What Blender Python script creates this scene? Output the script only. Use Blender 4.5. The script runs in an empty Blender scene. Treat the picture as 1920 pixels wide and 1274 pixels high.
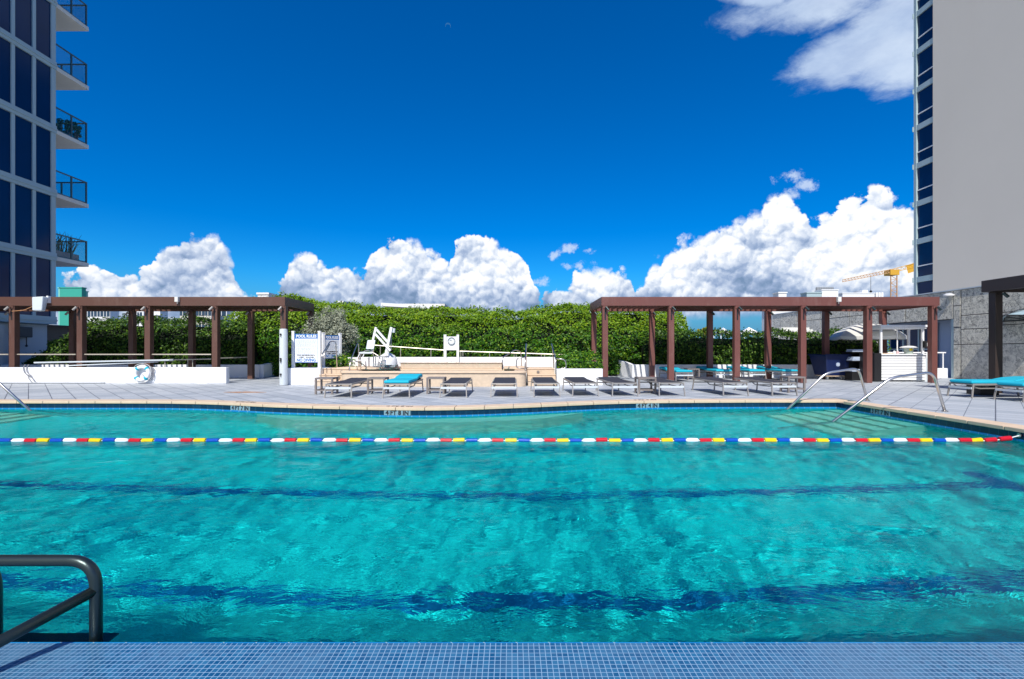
import bpy, math, random
import numpy as np
from mathutils import Vector, Matrix
R = math.radians
S = bpy.context.scene
COL = S.collection
random.seed(7)
RNG = np.random.default_rng(11)

# ------------------------------------------------------------------ camera, light, exposure
EYE = 1.19
cam = bpy.data.cameras.new('camera'); camo = bpy.data.objects.new('camera', cam); COL.objects.link(camo); S.camera = camo
camo.location = (0, 0, EYE); camo.rotation_euler = (R(90), 0, 0)
cam.sensor_width = 36; cam.lens = 17.0; cam.shift_y = 20 / 1920
cam.clip_start = 0.05; cam.clip_end = 20000
SUN_EL = 48.0
sun = bpy.data.lights.new('sun', 'SUN'); suno = bpy.data.objects.new('sun', sun); COL.objects.link(suno)
sun.energy = 4.9; sun.angle = R(0.5); sun.color = (1.0, 0.95, 0.87)
suno.rotation_euler = (R(90 - SUN_EL), 0, R(-8)); suno.location = (0, -20, 25)
sun.cycles.is_caustics_light = True
S.view_settings.view_transform = 'Standard'; S.view_settings.look = 'None'
S.view_settings.exposure = 0.12; S.view_settings.gamma = 1.0
S.render.engine = 'CYCLES'
S.cycles.use_denoising = True
S.cycles.max_bounces = 10; S.cycles.transmission_bounces = 8; S.cycles.glossy_bounces = 4
S.cycles.sample_clamp_indirect = 6.0
S.cycles.blur_glossy = 0.3


# ------------------------------------------------------------------ small node language
class NT:
    def __init__(s, nt): s.nt = nt
    def node(s, t, **kw):
        n = s.nt.nodes.new(t)
        for k, v in kw.items(): setattr(n, k, v)
        return n
    def put(s, sock, v):
        if isinstance(v, E_): s.nt.links.new(v.o, sock)
        elif hasattr(v, 'is_output'): s.nt.links.new(v, sock)
        elif isinstance(v, (tuple, list)) and sock.type == 'RGBA' and len(v) == 3: sock.default_value = (*v, 1)
        else: sock.default_value = v
    def m(s, op, *a, clamp=False):
        n = s.node('ShaderNodeMath', operation=op, use_clamp=clamp)
        for i, v in enumerate(a): s.put(n.inputs[i], v)
        return E_(s, n.outputs[0])
    def vm(s, op, a, b=None, scale=None):
        n = s.node('ShaderNodeVectorMath', operation=op)
        s.put(n.inputs[0], a)
        if b is not None: s.put(n.inputs[1], b)
        if scale is not None: s.put(n.inputs['Scale'], scale)
        return n.outputs[0]
    def noise(s, vec, scale, detail=4, rough=.55, dist=0, col=False):
        n = s.node('ShaderNodeTexNoise'); s.put(n.inputs['Vector'], vec)
        n.inputs['Scale'].default_value = scale; n.inputs['Detail'].default_value = detail
        n.inputs['Roughness'].default_value = rough; n.inputs['Distortion'].default_value = dist
        return n.outputs[1] if col else E_(s, n.outputs[0])
    def voro(s, vec, scale, detail=0, rough=.5, feature='SMOOTH_F1', smooth=.6):
        n = s.node('ShaderNodeTexVoronoi', feature=feature); s.put(n.inputs['Vector'], vec)
        n.inputs['Scale'].default_value = scale
        if 'Detail' in n.inputs: n.inputs['Detail'].default_value = detail; n.inputs['Roughness'].default_value = rough
        if 'Smoothness' in n.inputs: n.inputs['Smoothness'].default_value = smooth
        return E_(s, n.outputs[0])
    def smooth(s, v, a, b, c=0., d=1.):
        n = s.node('ShaderNodeMapRange', interpolation_type='SMOOTHSTEP')
        for i, q in enumerate((v, a, b, c, d)): s.put(n.inputs[i], q)
        return E_(s, n.outputs[0])
    def ramp(s, v, stops, interp='LINEAR'):
        n = s.node('ShaderNodeValToRGB'); s.put(n.inputs[0], v); cr = n.color_ramp; cr.interpolation = interp
        while len(cr.elements) < len(stops): cr.elements.new(.5)
        for e, (p, c) in zip(cr.elements, stops): e.position = p; e.color = (*c, 1)
        return n.outputs[0]
    def mix(s, f, a, b, mode='MIX'):
        n = s.node('ShaderNodeMix', data_type='RGBA', blend_type=mode)
        s.put(n.inputs[0], f); s.put(n.inputs[6], a); s.put(n.inputs[7], b)
        return n.outputs[2]
    def sep(s, v):
        n = s.node('ShaderNodeSeparateXYZ'); s.put(n.inputs[0], v); return [E_(s, o) for o in n.outputs]
    def comb(s, x, y, z):
        n = s.node('ShaderNodeCombineXYZ')
        for i, v in enumerate((x, y, z)): s.put(n.inputs[i], v)
        return n.outputs[0]
    def mapping(s, vec, rot=(0, 0, 0), scale=(1, 1, 1), loc=(0, 0, 0)):
        n = s.node('ShaderNodeMapping'); s.put(n.inputs[0], vec)
        n.inputs[1].default_value = loc; n.inputs[2].default_value = rot; n.inputs[3].default_value = scale
        return n.outputs[0]


class E_:
    def __init__(s, t, o): s.t = t; s.o = o
    def __add__(s, b): return s.t.m('ADD', s, b)
    __radd__ = __add__
    def __mul__(s, b): return s.t.m('MULTIPLY', s, b)
    __rmul__ = __mul__
    def __sub__(s, b): return s.t.m('SUBTRACT', s, b)
    def __rsub__(s, b): return s.t.m('SUBTRACT', b, s)
    def __truediv__(s, b): return s.t.m('DIVIDE', s, b)


# ------------------------------------------------------------------ sky
def azel(px, py):
    a = math.atan2(px - 960, 907); return a, math.atan2((657 - py) * math.cos(a), 907)

world = bpy.data.worlds.new('World'); S.world = world; world.use_nodes = True
nt = world.node_tree; bg = nt.nodes['Background']; T = NT(nt)
sky = nt.nodes.new('ShaderNodeTexSky'); sky.sky_type = 'NISHITA'; sky.sun_disc = False
sky.sun_elevation = R(SUN_EL); sky.sun_rotation = R(188); sky.air_density = 1.0; sky.dust_density = 0.2; sky.ozone_density = 4.0
SKY_STR = 0.1
bg.inputs['Strength'].default_value = SKY_STR
hsv = nt.nodes.new('ShaderNodeHueSaturation'); hsv.inputs['Saturation'].default_value = 1.55; hsv.inputs['Value'].default_value = 1.0
nt.links.new(sky.outputs[0], hsv.inputs['Color'])
tc = nt.nodes.new('ShaderNodeTexCoord'); D = tc.outputs['Generated']
x, y, z = T.sep(D)
az = T.m('ARCTAN2', x, y); el = T.m('ARCSINE', z)
skycol = T.mix(1.0, hsv.outputs[0], (0.24, 0.98, 1.26), 'MULTIPLY')
skycol = T.mix(T.smooth(el, .02, .16, .85, 0.0), skycol, (.9, 2.3, 4.6))

env = [(-60, 560), (40, 540), (103, 530), (118, 512), (150, 503), (166, 503), (190, 514), (215, 517), (250, 510), (280, 505), (294, 475), (310, 455), (345, 441), (372, 429),
       (408, 430), (414, 455), (427, 464), (438, 485), (446, 512), (457, 541), (470, 556), (505, 556), (525, 545), (540, 525), (549, 475), (562, 471), (598, 480), (607, 500),
       (640, 495), (674, 511), (698, 490), (716, 466), (746, 449), (776, 444), (800, 456), (824, 459), (845, 476), (850, 446), (880, 431),
       (904, 422), (926, 430), (948, 452), (975, 466), (992, 490), (1000, 520), (1006, 556), (1014, 558), (1022, 548), (1042, 540), (1066, 541), (1080, 513), (1110, 496), (1166, 490),
       (1186, 506), (1194, 520), (1212, 512), (1216, 480), (1242, 464), (1282, 448), (1330, 440), (1352, 426), (1382, 415), (1428, 404), (1436, 380),
       (1452, 364), (1482, 368), (1502, 396), (1532, 404), (1560, 398), (1582, 384), (1622, 374), (1650, 366), (1682, 382), (1702, 400), (1720, 405), (1780, 420), (1850, 440), (1990, 470)]
pts = sorted(azel(*p) for p in env)
def curve_top(a):
    n = nt.nodes.new('ShaderNodeFloatCurve'); c = n.mapping.curves[0]
    n.mapping.use_clip = False
    P = [(-1.0, .12)] + [p for p in pts] + [(1.0, .14)]
    P = [((p[0] + 1) / 2, p[1] * 2) for p in P]
    while len(c.points) < len(P): c.points.new(.5, .5)
    for q, p in zip(c.points, P): q.location = p; q.handle_type = 'AUTO_CLAMPED'
    n.mapping.update()
    T.put(n.inputs['Value'], a * .5 + .5)
    return E_(T, n.outputs[0]) * .5
w1 = T.noise(D, 13, 5, .6, col=True)
wx, wy, wz = T.sep(w1)
Dw = T.vm('ADD', D, T.vm('SCALE', T.vm('SUBTRACT', T.noise(D, 30, 4, .62, col=True), (.5, .5, .5)), scale=.030))
def puff(vec, sc):
    v = T.voro(vec, sc, feature='F1'); return 1.0 - v * v * 1.1
def billow(vec):
    return puff(vec, 9) * .40 + puff(vec, 21) * .27 + puff(vec, 47) * .14 + puff(vec, 100) * .06
fine = T.noise(D, 60, 6, .65)
b0 = billow(Dw)
top = curve_top(az + (wx - .5) * .030)
field = top - el + (b0 - .62) * .10 + (wy - .5) * .030 + (fine - .5) * .022
soft = T.smooth(T.noise(D, 11, 3, .5), .42, .68)
base_ = T.m('MAXIMUM', T.smooth(el + (wy - .5) * .02, .055, .075), T.smooth(az, .33, .36, 1.0, 0.0))
mask = base_ * T.smooth(field + soft * .004, 0.0, soft * .022 + .0045)
up = T.vm('ADD', Dw, (-0.003, 0.0, 0.008))
b1 = billow(up)
dif = b0 - b1
big = T.noise(T.vm('ADD', D, (1.3, 4.0, .4)), 6.5, 5, .55)
depth = T.m('MAXIMUM', top - el, 0.0)
relh = depth / (T.m('MAXIMUM', top, 0.05))
lum = .95 + dif * 3.0 - T.smooth(relh, .2, .95) * .25 - (1.0 - T.smooth(el + (wx - .5) * .10, .085, .19)) * .36 + (big - .5) * 1.7 + (b0 - .62) * .8 + (fine - .5) * .45
ccol = T.ramp(T.m('MULTIPLY', lum, 1.0, clamp=True), [(0.0, (.18, .28, .45)), (.35, (.32, .42, .62)), (.62, (.53, .62, .78)), (.85, (.76, .82, .92)), (1.0, (.93, .95, .98))])
# small torn clouds and the high veil, each an elongated patch of noise
def patch(px, py, rx, ry, rot=0, k=1.0, nsc=9, namp=1.3, stretch=None):
    a0, e0 = azel(px, py); rx *= math.cos(a0) ** 2 / 907; ry *= math.cos(a0) * math.cos(e0) ** 2 / 907
    dx = az - a0; dy = el - e0; c, s_ = math.cos(rot), math.sin(rot)
    u = (dx * c + dy * s_) / rx; v = (dy * c - dx * s_) / ry
    d = T.m('SQRT', u * u + v * v)
    return (1.0 - d) * k
smallp = None
for (px, py, rx, ry, rot) in [(1482, 330, 40, 20, .1), (1520, 350, 40, 20, -.2), (1470, 378, 50, 26, .5), (1066, 466, 30, 12, .2), (1100, 470, 22, 8, 0), (1040, 480, 30, 12, .3), (1085, 498, 40, 12, 0), (1010, 530, 30, 14, 0)]:
    p = patch(px, py, rx, ry, rot); smallp = p if smallp is None else T.m('MAXIMUM', smallp, p)
sn = T.noise(D, 42, 6, .66)
smask = T.smooth(smallp + (sn - .55) * 3.4, .15, .9) * T.smooth(smallp, -.5, .2)
smask = smask * .75
Dst = T.mapping(D, rot=(0, R(24), 0), scale=(1.0, 1, 2.2))
vn = T.noise(Dst, 5.5, 7, .58, dist=.35)
veil = None
for (px, py, rx, ry, rot, k) in [(1560, -2, 230, 66, -.10, 1.1), (1622, 90, 178, 68, .16, 1.3), (1712, 50, 170, 150, 0, 1.6), (1800, 0, 260, 200, 0, 1.4), (1432, -6, 105, 32, -.35, 1)]:
    p = patch(px, py, rx, ry, rot, k); veil = p if veil is None else T.m('MAXIMUM', veil, p)
vmask = T.smooth(veil + (vn - .5) * 1.6 + (T.noise(Dst, 19, 6, .68, dist=.5) - .5) * .7, -.02, .62) * (T.smooth(T.noise(Dst, 9, 5, .6), .25, .7) * .35 + .65)
vcol = T.mix(T.noise(Dst, 7, 4, .5), (.46, .61, .86), (.74, .84, .97))
k10 = 1 / SKY_STR
def scaled(c, k): return T.vm('SCALE', c, scale=k)
c = T.mix(vmask * .95, skycol, scaled(vcol, k10 * .95))
c = T.mix(smask, c, scaled(T.mix(sn, (.42, .58, .85), (.75, .83, .96)), k10))
c = T.mix(mask, c, scaled(ccol, k10))
T.put(bg.inputs['Color'], c)
world.cycles.sampling_method = 'MANUAL'; world.cycles.sample_map_resolution = 512


# ------------------------------------------------------------------ object helpers
def W(px, py, d):
    return ((px - 960) * d / 907.0, d, EYE + (657 - py) * d / 907.0)

def tag(o, label=None, cat=None, group=None, kind=None):
    if label: o['label'] = label
    if cat: o['category'] = cat
    if group: o['group'] = group
    if kind: o['kind'] = kind
    return o

def thing(name, label, cat, loc=(0, 0, 0), rz=0, group=None):
    o = bpy.data.objects.new(name, None); COL.objects.link(o); o.location = loc; o.rotation_euler = (0, 0, rz)
    o.empty_display_size = .1
    return tag(o, label, cat, group)

def wloc(o):
    v = Vector((0, 0, 0))
    while o is not None: v += o.location; o = o.parent
    return v

class MB:
    def __init__(s): s.v = []; s.f = []
    def box(s, x0, x1, y0, y1, z0, z1):
        n = len(s.v)
        s.v += [(x0, y0, z0), (x1, y0, z0), (x1, y1, z0), (x0, y1, z0), (x0, y0, z1), (x1, y0, z1), (x1, y1, z1), (x0, y1, z1)]
        s.f += [tuple(n + i for i in q) for q in ((0, 3, 2, 1), (4, 5, 6, 7), (0, 1, 5, 4), (1, 2, 6, 5), (2, 3, 7, 6), (3, 0, 4, 7))]
        return s
    def bar(s, a, b, w, h=None, up=(0, 0, 1)):
        h = h or w
        a, b = Vector(a), Vector(b); d = (b - a).normalized(); u = Vector(up)
        if abs(d.dot(u)) > .98: u = Vector((0, 1, 0))
        r = d.cross(u).normalized(); u = r.cross(d)
        n = len(s.v)
        for p in (a, b):
            for (i, j) in ((-1, -1), (1, -1), (1, 1), (-1, 1)): s.v.append(tuple(p + r * i * w / 2 + u * j * h / 2))
        s.f += [(n, n + 1, n + 2, n + 3), (n + 7, n + 6, n + 5, n + 4)] + [(n + i, n + 4 + i, n + 4 + (i + 1) % 4, n + (i + 1) % 4) for i in range(4)]
        return s
    def tube(s, pts, r, seg=10, cap=True):
        pts = [Vector(p) for p in pts]; n0 = len(s.v); prev = None
        rr = r if isinstance(r, (list, tuple)) else [r] * len(pts)
        for i, p in enumerate(pts):
            t = (pts[min(i + 1, len(pts) - 1)] - pts[max(i - 1, 0)]).normalized()
            if prev is None:
                u = t.orthogonal().normalized()
            else:
                u = (prev - t * prev.dot(t)).normalized()
            prev = u; w = t.cross(u)
            for k in range(seg):
                a = 2 * math.pi * k / seg
                s.v.append(tuple(p + (u * math.cos(a) + w * math.sin(a)) * rr[i]))
        for i in range(len(pts) - 1):
            for k in range(seg):
                a = n0 + i * seg + k; b = n0 + i * seg + (k + 1) % seg
                s.f.append((a, b, b + seg, a + seg))
        if cap:
            s.f.append(tuple(n0 + k for k in reversed(range(seg)))); m = n0 + (len(pts) - 1) * seg
            s.f.append(tuple(m + k for k in range(seg)))
        return s
    def lathe(s, prof, c=(0, 0, 0), axis='Z', seg=20):
        n0 = len(s.v)
        for (r, h) in prof:
            for k in range(seg):
                a = 2 * math.pi * k / seg; p, q = r * math.cos(a), r * math.sin(a)
                v = {'Z': (p, q, h), 'Y': (q, h, p), 'X': (h, p, q)}[axis]
                s.v.append((v[0] + c[0], v[1] + c[1], v[2] + c[2]))
        for i in range(len(prof) - 1):
            for k in range(seg):
                a = n0 + i * seg + k; b = n0 + i * seg + (k + 1) % seg
                s.f.append((a, b, b + seg, a + seg))
        s.f.append(tuple(n0 + k for k in reversed(range(seg)))); m = n0 + (len(prof) - 1) * seg
        s.f.append(tuple(m + k for k in range(seg)))
        return s
    def prism(s, poly, z0, z1):
        n = len(s.v); m = len(poly)
        s.v += [(p[0], p[1], z0) for p in poly] + [(p[0], p[1], z1) for p in poly]
        s.f += [tuple(n + i for i in reversed(range(m))), tuple(n + m + i for i in range(m))]
        s.f += [(n + i, n + (i + 1) % m, n + m + (i + 1) % m, n + m + i) for i in range(m)]
        return s
    def quad(s, a, b, c, d):
        n = len(s.v); s.v += [tuple(a), tuple(b), tuple(c), tuple(d)]; s.f.append((n, n + 1, n + 2, n + 3)); return s
    def hull(s, top, bot):
        n = len(s.v); m = len(top); s.v += [tuple(p) for p in bot] + [tuple(p) for p in top]
        s.f += [tuple(n + i for i in reversed(range(m))), tuple(n + m + i for i in range(m))]
        s.f += [(n + i, n + (i + 1) % m, n + m + (i + 1) % m, n + m + i) for i in range(m)]
        return s

def obj(name, mb, mat, parent=None, smooth=False, bevel=0, local=False):
    me = bpy.data.meshes.new(name)
    off = Vector((0, 0, 0)) if (parent is None or local) else wloc(parent)
    me.from_pydata([(v[0] - off.x, v[1] - off.y, v[2] - off.z) for v in mb.v], [], mb.f)
    me.validate()
    me.materials.append(mat)
    o = bpy.data.objects.new(name, me); COL.objects.link(o)
    if parent is not None: o.parent = parent
    if smooth:
        me.polygons.foreach_set('use_smooth', [True] * len(me.polygons))
        if smooth != 'all':
            try: me.set_sharp_from_angle(angle=R(40))
            except Exception: pass
    if bevel:
        b = o.modifiers.new('bevel', 'BEVEL'); b.width = bevel; b.segments = 2; b.limit_method = 'ANGLE'; b.angle_limit = R(40)
    return o

def npmesh(name, V, F, mat, parent=None, smooth=False):
    me = bpy.data.meshes.new(name); V = np.asarray(V, dtype=np.float32); F = np.asarray(F, dtype=np.int32)
    if parent is not None: V = V - np.array(wloc(parent), dtype=np.float32)
    k = F.shape[1]
    me.vertices.add(len(V)); me.vertices.foreach_set('co', V.ravel())
    me.loops.add(F.size); me.loops.foreach_set('vertex_index', F.ravel())
    me.polygons.add(len(F)); me.polygons.foreach_set('loop_start', np.arange(0, F.size, k, dtype=np.int32))
    me.polygons.foreach_set('loop_total', np.full(len(F), k, dtype=np.int32))
    if smooth: me.polygons.foreach_set('use_smooth', np.ones(len(F), dtype=bool))
    me.update(calc_edges=True); me.materials.append(mat)
    o = bpy.data.objects.new(name, me); COL.objects.link(o)
    if parent is not None: o.parent = parent
    return o

def copy_tree(o, parent=None):
    c = o.copy(); COL.objects.link(c); c.parent = parent
    for ch in [q for q in bpy.data.objects if q.parent == o]: copy_tree(ch, c)
    return c

def round_path(pts, r=.08, n=6):
    P = [Vector(p) for p in pts]; out = [P[0]]
    for i in range(1, len(P) - 1):
        a, b, c = P[i - 1], P[i], P[i + 1]
        d1 = (a - b); d2 = (c - b); q = min(r, d1.length * .49, d2.length * .49)
        s_, e_ = b + d1.normalized() * q, b + d2.normalized() * q
        for k in range(n + 1):
            t = k / n; out.append(s_ * (1 - t) ** 2 + b * 2 * t * (1 - t) + e_ * t * t)
    out.append(P[-1]); return out

def text_obj(name, s_, size, mat, parent, origin, ux=(1, 0, 0), uy=(0, 0, 1), bold=0.0, align='CENTER', width=None):
    cu = bpy.data.curves.new('txt', 'FONT'); cu.body = s_; cu.size = size; cu.align_x = align; cu.align_y = 'CENTER'
    cu.offset = bold; cu.resolution_u = 3; cu.extrude = .0015
    t = bpy.data.objects.new('txt', cu); COL.objects.link(t)
    dg = bpy.context.evaluated_depsgraph_get(); dg.update()
    me0 = t.evaluated_get(dg).to_mesh()
    vs = [v.co.copy() for v in me0.vertices]; fs = [tuple(p.vertices) for p in me0.polygons]
    t.evaluated_get(dg).to_mesh_clear(); bpy.data.objects.remove(t); bpy.data.curves.remove(cu)
    if width and vs:
        w0 = max(v.x for v in vs) - min(v.x for v in vs); k = width / w0
        vs = [Vector((v.x * k, v.y, v.z)) for v in vs]
    ux, uy = Vector(ux), Vector(uy); uz = ux.cross(uy); o_ = Vector(origin)
    mb = MB(); mb.v = [tuple(o_ + ux * v.x + uy * v.y + uz * v.z) for v in vs]; mb.f = fs
    return obj(name, mb, mat, parent)


# ------------------------------------------------------------------ materials
def mat(name, color, rough=.6, metal=0, var=0, vscale=3, bump=0, bscale=40, spec=None, coat=0, dirt=None, dscale=1.5):
    m = bpy.data.materials.new(name); m.use_nodes = True; t = NT(m.node_tree); b = m.node_tree.nodes['Principled BSDF']
    b.inputs['Roughness'].default_value = rough; b.inputs['Metallic'].default_value = metal
    if spec is not None: b.inputs['Specular IOR Level'].default_value = spec
    if coat: b.inputs['Coat Weight'].default_value = coat
    g = m.node_tree.nodes.new('ShaderNodeTexCoord').outputs['Object']
    colr = color
    if var:
        n = t.noise(g, vscale, 5, .6)
        colr = t.mix(n, tuple(c * (1 - var) for c in color), tuple(min(1, c * (1 + var)) for c in color))
    if dirt:
        n = t.smooth(t.noise(t.mapping(g, scale=(1, 1, .35)), dscale, 7, .7), .52, .72)
        colr = t.mix(n * .6, colr, dirt)
    t.put(b.inputs['Base Color'], colr)
    if bump:
        bn = t.node('ShaderNodeBump'); bn.inputs['Strength'].default_value = bump; bn.inputs['Distance'].default_value = .01
        t.put(bn.inputs['Height'], t.noise(g, bscale, 4, .6)); t.put(b.inputs['Normal'], bn.outputs[0])
    return m

M = {}
M['white_wall'] = mat('white_render', (.80, .81, .83), .8, var=.05, vscale=.8, bump=.15, bscale=60, dirt=(.55, .56, .58), dscale=1.2)
M['white_paint'] = mat('white_paint', (.80, .80, .80), .45, var=.03)
M['coping'] = mat('travertine_coping', (.66, .50, .355), .65, var=.16, vscale=3.5, bump=.2, bscale=50)
M['spa_stone'] = mat('spa_stone', (.58, .46, .34), .75, var=.20, vscale=9, bump=.5, bscale=55)
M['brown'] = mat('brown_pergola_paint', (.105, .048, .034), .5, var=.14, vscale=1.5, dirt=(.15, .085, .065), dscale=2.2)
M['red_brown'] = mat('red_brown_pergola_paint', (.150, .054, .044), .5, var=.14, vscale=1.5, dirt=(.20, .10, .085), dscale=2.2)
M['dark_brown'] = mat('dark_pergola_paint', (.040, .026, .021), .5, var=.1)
M['steel'] = mat('brushed_steel', (.60, .57, .54), .30, 1)
M['dark_steel'] = mat('dark_bronze_steel', (.050, .070, .070), .33, .75, bump=.05, bscale=90)
M['frame'] = mat('lounger_frame', (.36, .335, .31), .42, .4)
M['sling'] = mat('charcoal_sling', (.035, .036, .048), .75, var=.15, vscale=30, bump=.3, bscale=300)
M['teal'] = mat('teal_cushion_fabric', (.005, .40, .55), .8, var=.08, vscale=4, bump=.15, bscale=30)
M['taupe'] = mat('taupe_table', (.20, .175, .165), .55, var=.08)
M['black'] = mat('black_paint', (.012, .012, .014), .5)
M['ink'] = mat('black_lettering', (.01, .012, .02), .6)
M['inkblue'] = mat('blue_sign_paint', (.01, .13, .40), .5)
M['inkgrey'] = mat('grey_lettering', (.16, .22, .34), .6)
M['signwhite'] = mat('sign_white', (.80, .83, .86), .4)
M['grey'] = mat('grey_plastic', (.25, .27, .29), .5)
M['lightgrey'] = mat('light_grey_metal', (.55, .60, .63), .45, var=.06, bump=.1)
M['tower'] = mat('tower_frame_paint', (.36, .47, .50), .55, var=.05, vscale=.6)
M['tower_base'] = mat('tower_base_render', (.40, .47, .53), .8, var=.05)
M['soffit'] = mat('balcony_concrete', (.66, .64, .58), .85, var=.06, vscale=1.2)
M['tower_wall'] = mat('pale_tower_render', (.80, .72, .60), .85, var=.035, vscale=.25, dirt=(.78, .69, .57), dscale=.25)
M['glass_dark'] = mat('dark_blue_glass', (.003, .026, .090), .08, spec=.14, var=.35, vscale=.4)
M['green_rail'] = mat('balcony_rail', (.055, .12, .14), .4, .4)
M['plate'] = mat('depth_marker_tile', (.19, .31, .37), .35)
M['blue_bin'] = mat('blue_bin_plastic', (.003, .012, .07), .4)
M['canvas'] = mat('cream_canvas', (.66, .66, .62), .85, var=.05, vscale=3)
M['crane'] = mat('crane_yellow', (.62, .34, .03), .5)
M['crane_red'] = mat('crane_lattice', (.50, .29, .14), .55)
M['bldg_white'] = mat('white_building_render', (.78, .79, .80), .85, var=.03)
M['bldg_beige'] = mat('beige_building_render', (.62, .60, .55), .85, var=.03)
M['bldg_teal'] = mat('green_copper_cladding', (.03, .34, .26), .6, var=.05)
M['bldg_mint'] = mat('mint_cladding', (.20, .52, .44), .6)
M['window'] = mat('far_window_glass', (.03, .06, .10), .15)
M['rope'] = mat('grey_rope', (.22, .22, .24), .8)
M['bark'] = mat('bark', (.12, .09, .06), .9, bump=.5)
M['rust'] = mat('rusty_cover', (.45, .22, .10), .8, var=.3, vscale=8)
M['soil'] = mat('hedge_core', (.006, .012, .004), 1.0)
for k, c in (('f_red', (.62, .012, .03)), ('f_yellow', (.85, .62, .01)), ('f_blue', (.005, .09, .50)), ('f_white', (.82, .84, .86))):
    M[k] = mat('lane_float_' + k[2:], c, .35, bump=.1, bscale=30)

def leafmat(name, dark, light, tip=None, trans=.25, by_height=False):
    m = bpy.data.materials.new(name); m.use_nodes = True; t = NT(m.node_tree); b = m.node_tree.nodes['Principled BSDF']
    g = t.node('ShaderNodeNewGeometry'); r = g.outputs['Random Per Island']
    c = t.ramp(r, [(0, dark), (.7, light), (1.0, tip or light)])
    co = m.node_tree.nodes.new('ShaderNodeTexCoord').outputs['Object']
    n = t.noise(co, .9, 4, .6)
    c = t.mix(t.smooth(n, .3, .7) * .5, c, scaled_(t, c, .55))
    if by_height:       # yellow-green towards the top, darker green below
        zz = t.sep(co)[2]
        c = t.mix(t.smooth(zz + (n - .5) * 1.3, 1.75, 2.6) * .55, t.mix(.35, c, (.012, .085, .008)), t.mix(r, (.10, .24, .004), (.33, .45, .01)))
    t.put(b.inputs['Base Color'], c); b.inputs['Roughness'].default_value = .5; b.inputs['Specular IOR Level'].default_value = .3
    tr = t.node('ShaderNodeBsdfTranslucent'); t.put(tr.inputs['Color'], c)
    mx = t.node('ShaderNodeMixShader'); mx.inputs[0].default_value = trans
    out = [q for q in m.node_tree.nodes if q.type == 'OUTPUT_MATERIAL'][0]
    m.node_tree.links.new(b.outputs[0], mx.inputs[1]); m.node_tree.links.new(tr.outputs[0], mx.inputs[2]); m.node_tree.links.new(mx.outputs[0], out.inputs[0])
    return m
def scaled_(t, c, k): return t.vm('SCALE', c, scale=k)
M['leaf'] = leafmat('hedge_leaves', (.018, .060, .004), (.092, .27, .005), (.38, .54, .02), by_height=True)
M['leaf_dark'] = leafmat('ivy_leaves', (.012, .042, .005), (.055, .14, .010), (.18, .30, .025))
M['leaf_silver'] = leafmat('silver_leaves', (.20, .23, .16), (.42, .45, .33), (.62, .64, .50))
M['leaf_yellow'] = leafmat('yellow_leaves', (.20, .22, .02), (.50, .42, .03), (.65, .5, .04))

# paving: square pavers laid at 45 degrees
def paving():
    m = bpy.data.materials.new('diagonal_pavers'); m.use_nodes = True; t = NT(m.node_tree); b = m.node_tree.nodes['Principled BSDF']
    co = m.node_tree.nodes.new('ShaderNodeTexCoord').outputs['Object']
    v = t.mapping(co, rot=(0, 0, R(45)))
    bt = t.node('ShaderNodeTexBrick', offset=0.0, squash=1.0)
    t.put(bt.inputs['Vector'], v); bt.inputs['Scale'].default_value = 1
    bt.inputs['Brick Width'].default_value = .41; bt.inputs['Row Height'].default_value = .41
    bt.inputs['Mortar Size'].default_value = .007; bt.inputs['Mortar Smooth'].default_value = .3; bt.inputs['Bias'].default_value = 0
    bt.inputs['Color1'].default_value = (.37, .405, .44, 1); bt.inputs['Color2'].default_value = (.53, .555, .58, 1); bt.inputs['Mortar'].default_value = (.13, .15, .19, 1)
    bt2 = t.node('ShaderNodeTexBrick', offset=0.0, squash=1.0)
    t.put(bt2.inputs['Vector'], v); bt2.inputs['Scale'].default_value = 1
    bt2.inputs['Brick Width'].default_value = 1.64; bt2.inputs['Row Height'].default_value = .41
    bt2.inputs['Mortar Size'].default_value = .011; bt2.inputs['Color1'].default_value = (1, 1, 1, 1); bt2.inputs['Color2'].default_value = (.93, .93, .94, 1); bt2.inputs['Mortar'].default_value = (.45, .45, .5, 1)
    st = t.noise(t.mapping(v, scale=(1, 7, 1)), 3, 6, .7)
    c = t.mix(1.0, bt.outputs[0], bt2.outputs[0], 'MULTIPLY')
    c = t.mix(t.smooth(st, .35, .75) * .35, c, (.30, .34, .38))
    c = t.mix(t.smooth(t.noise(co, .9, 6, .65), .55, .75) * .3, c, (.68, .70, .72))
    t.put(b.inputs['Base Color'], c); b.inputs['Roughness'].default_value = .6
    bn = t.node('ShaderNodeBump'); bn.inputs['Strength'].default_value = .4; bn.inputs['Distance'].default_value = .006
    t.put(bn.inputs['Height'], t.noise(co, 35, 5, .6) * .5 + (1.0 - E_(t, bt.outputs[1])))
    t.put(b.inputs['Normal'], bn.outputs[0]); return m
M['paving'] = paving()

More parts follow.
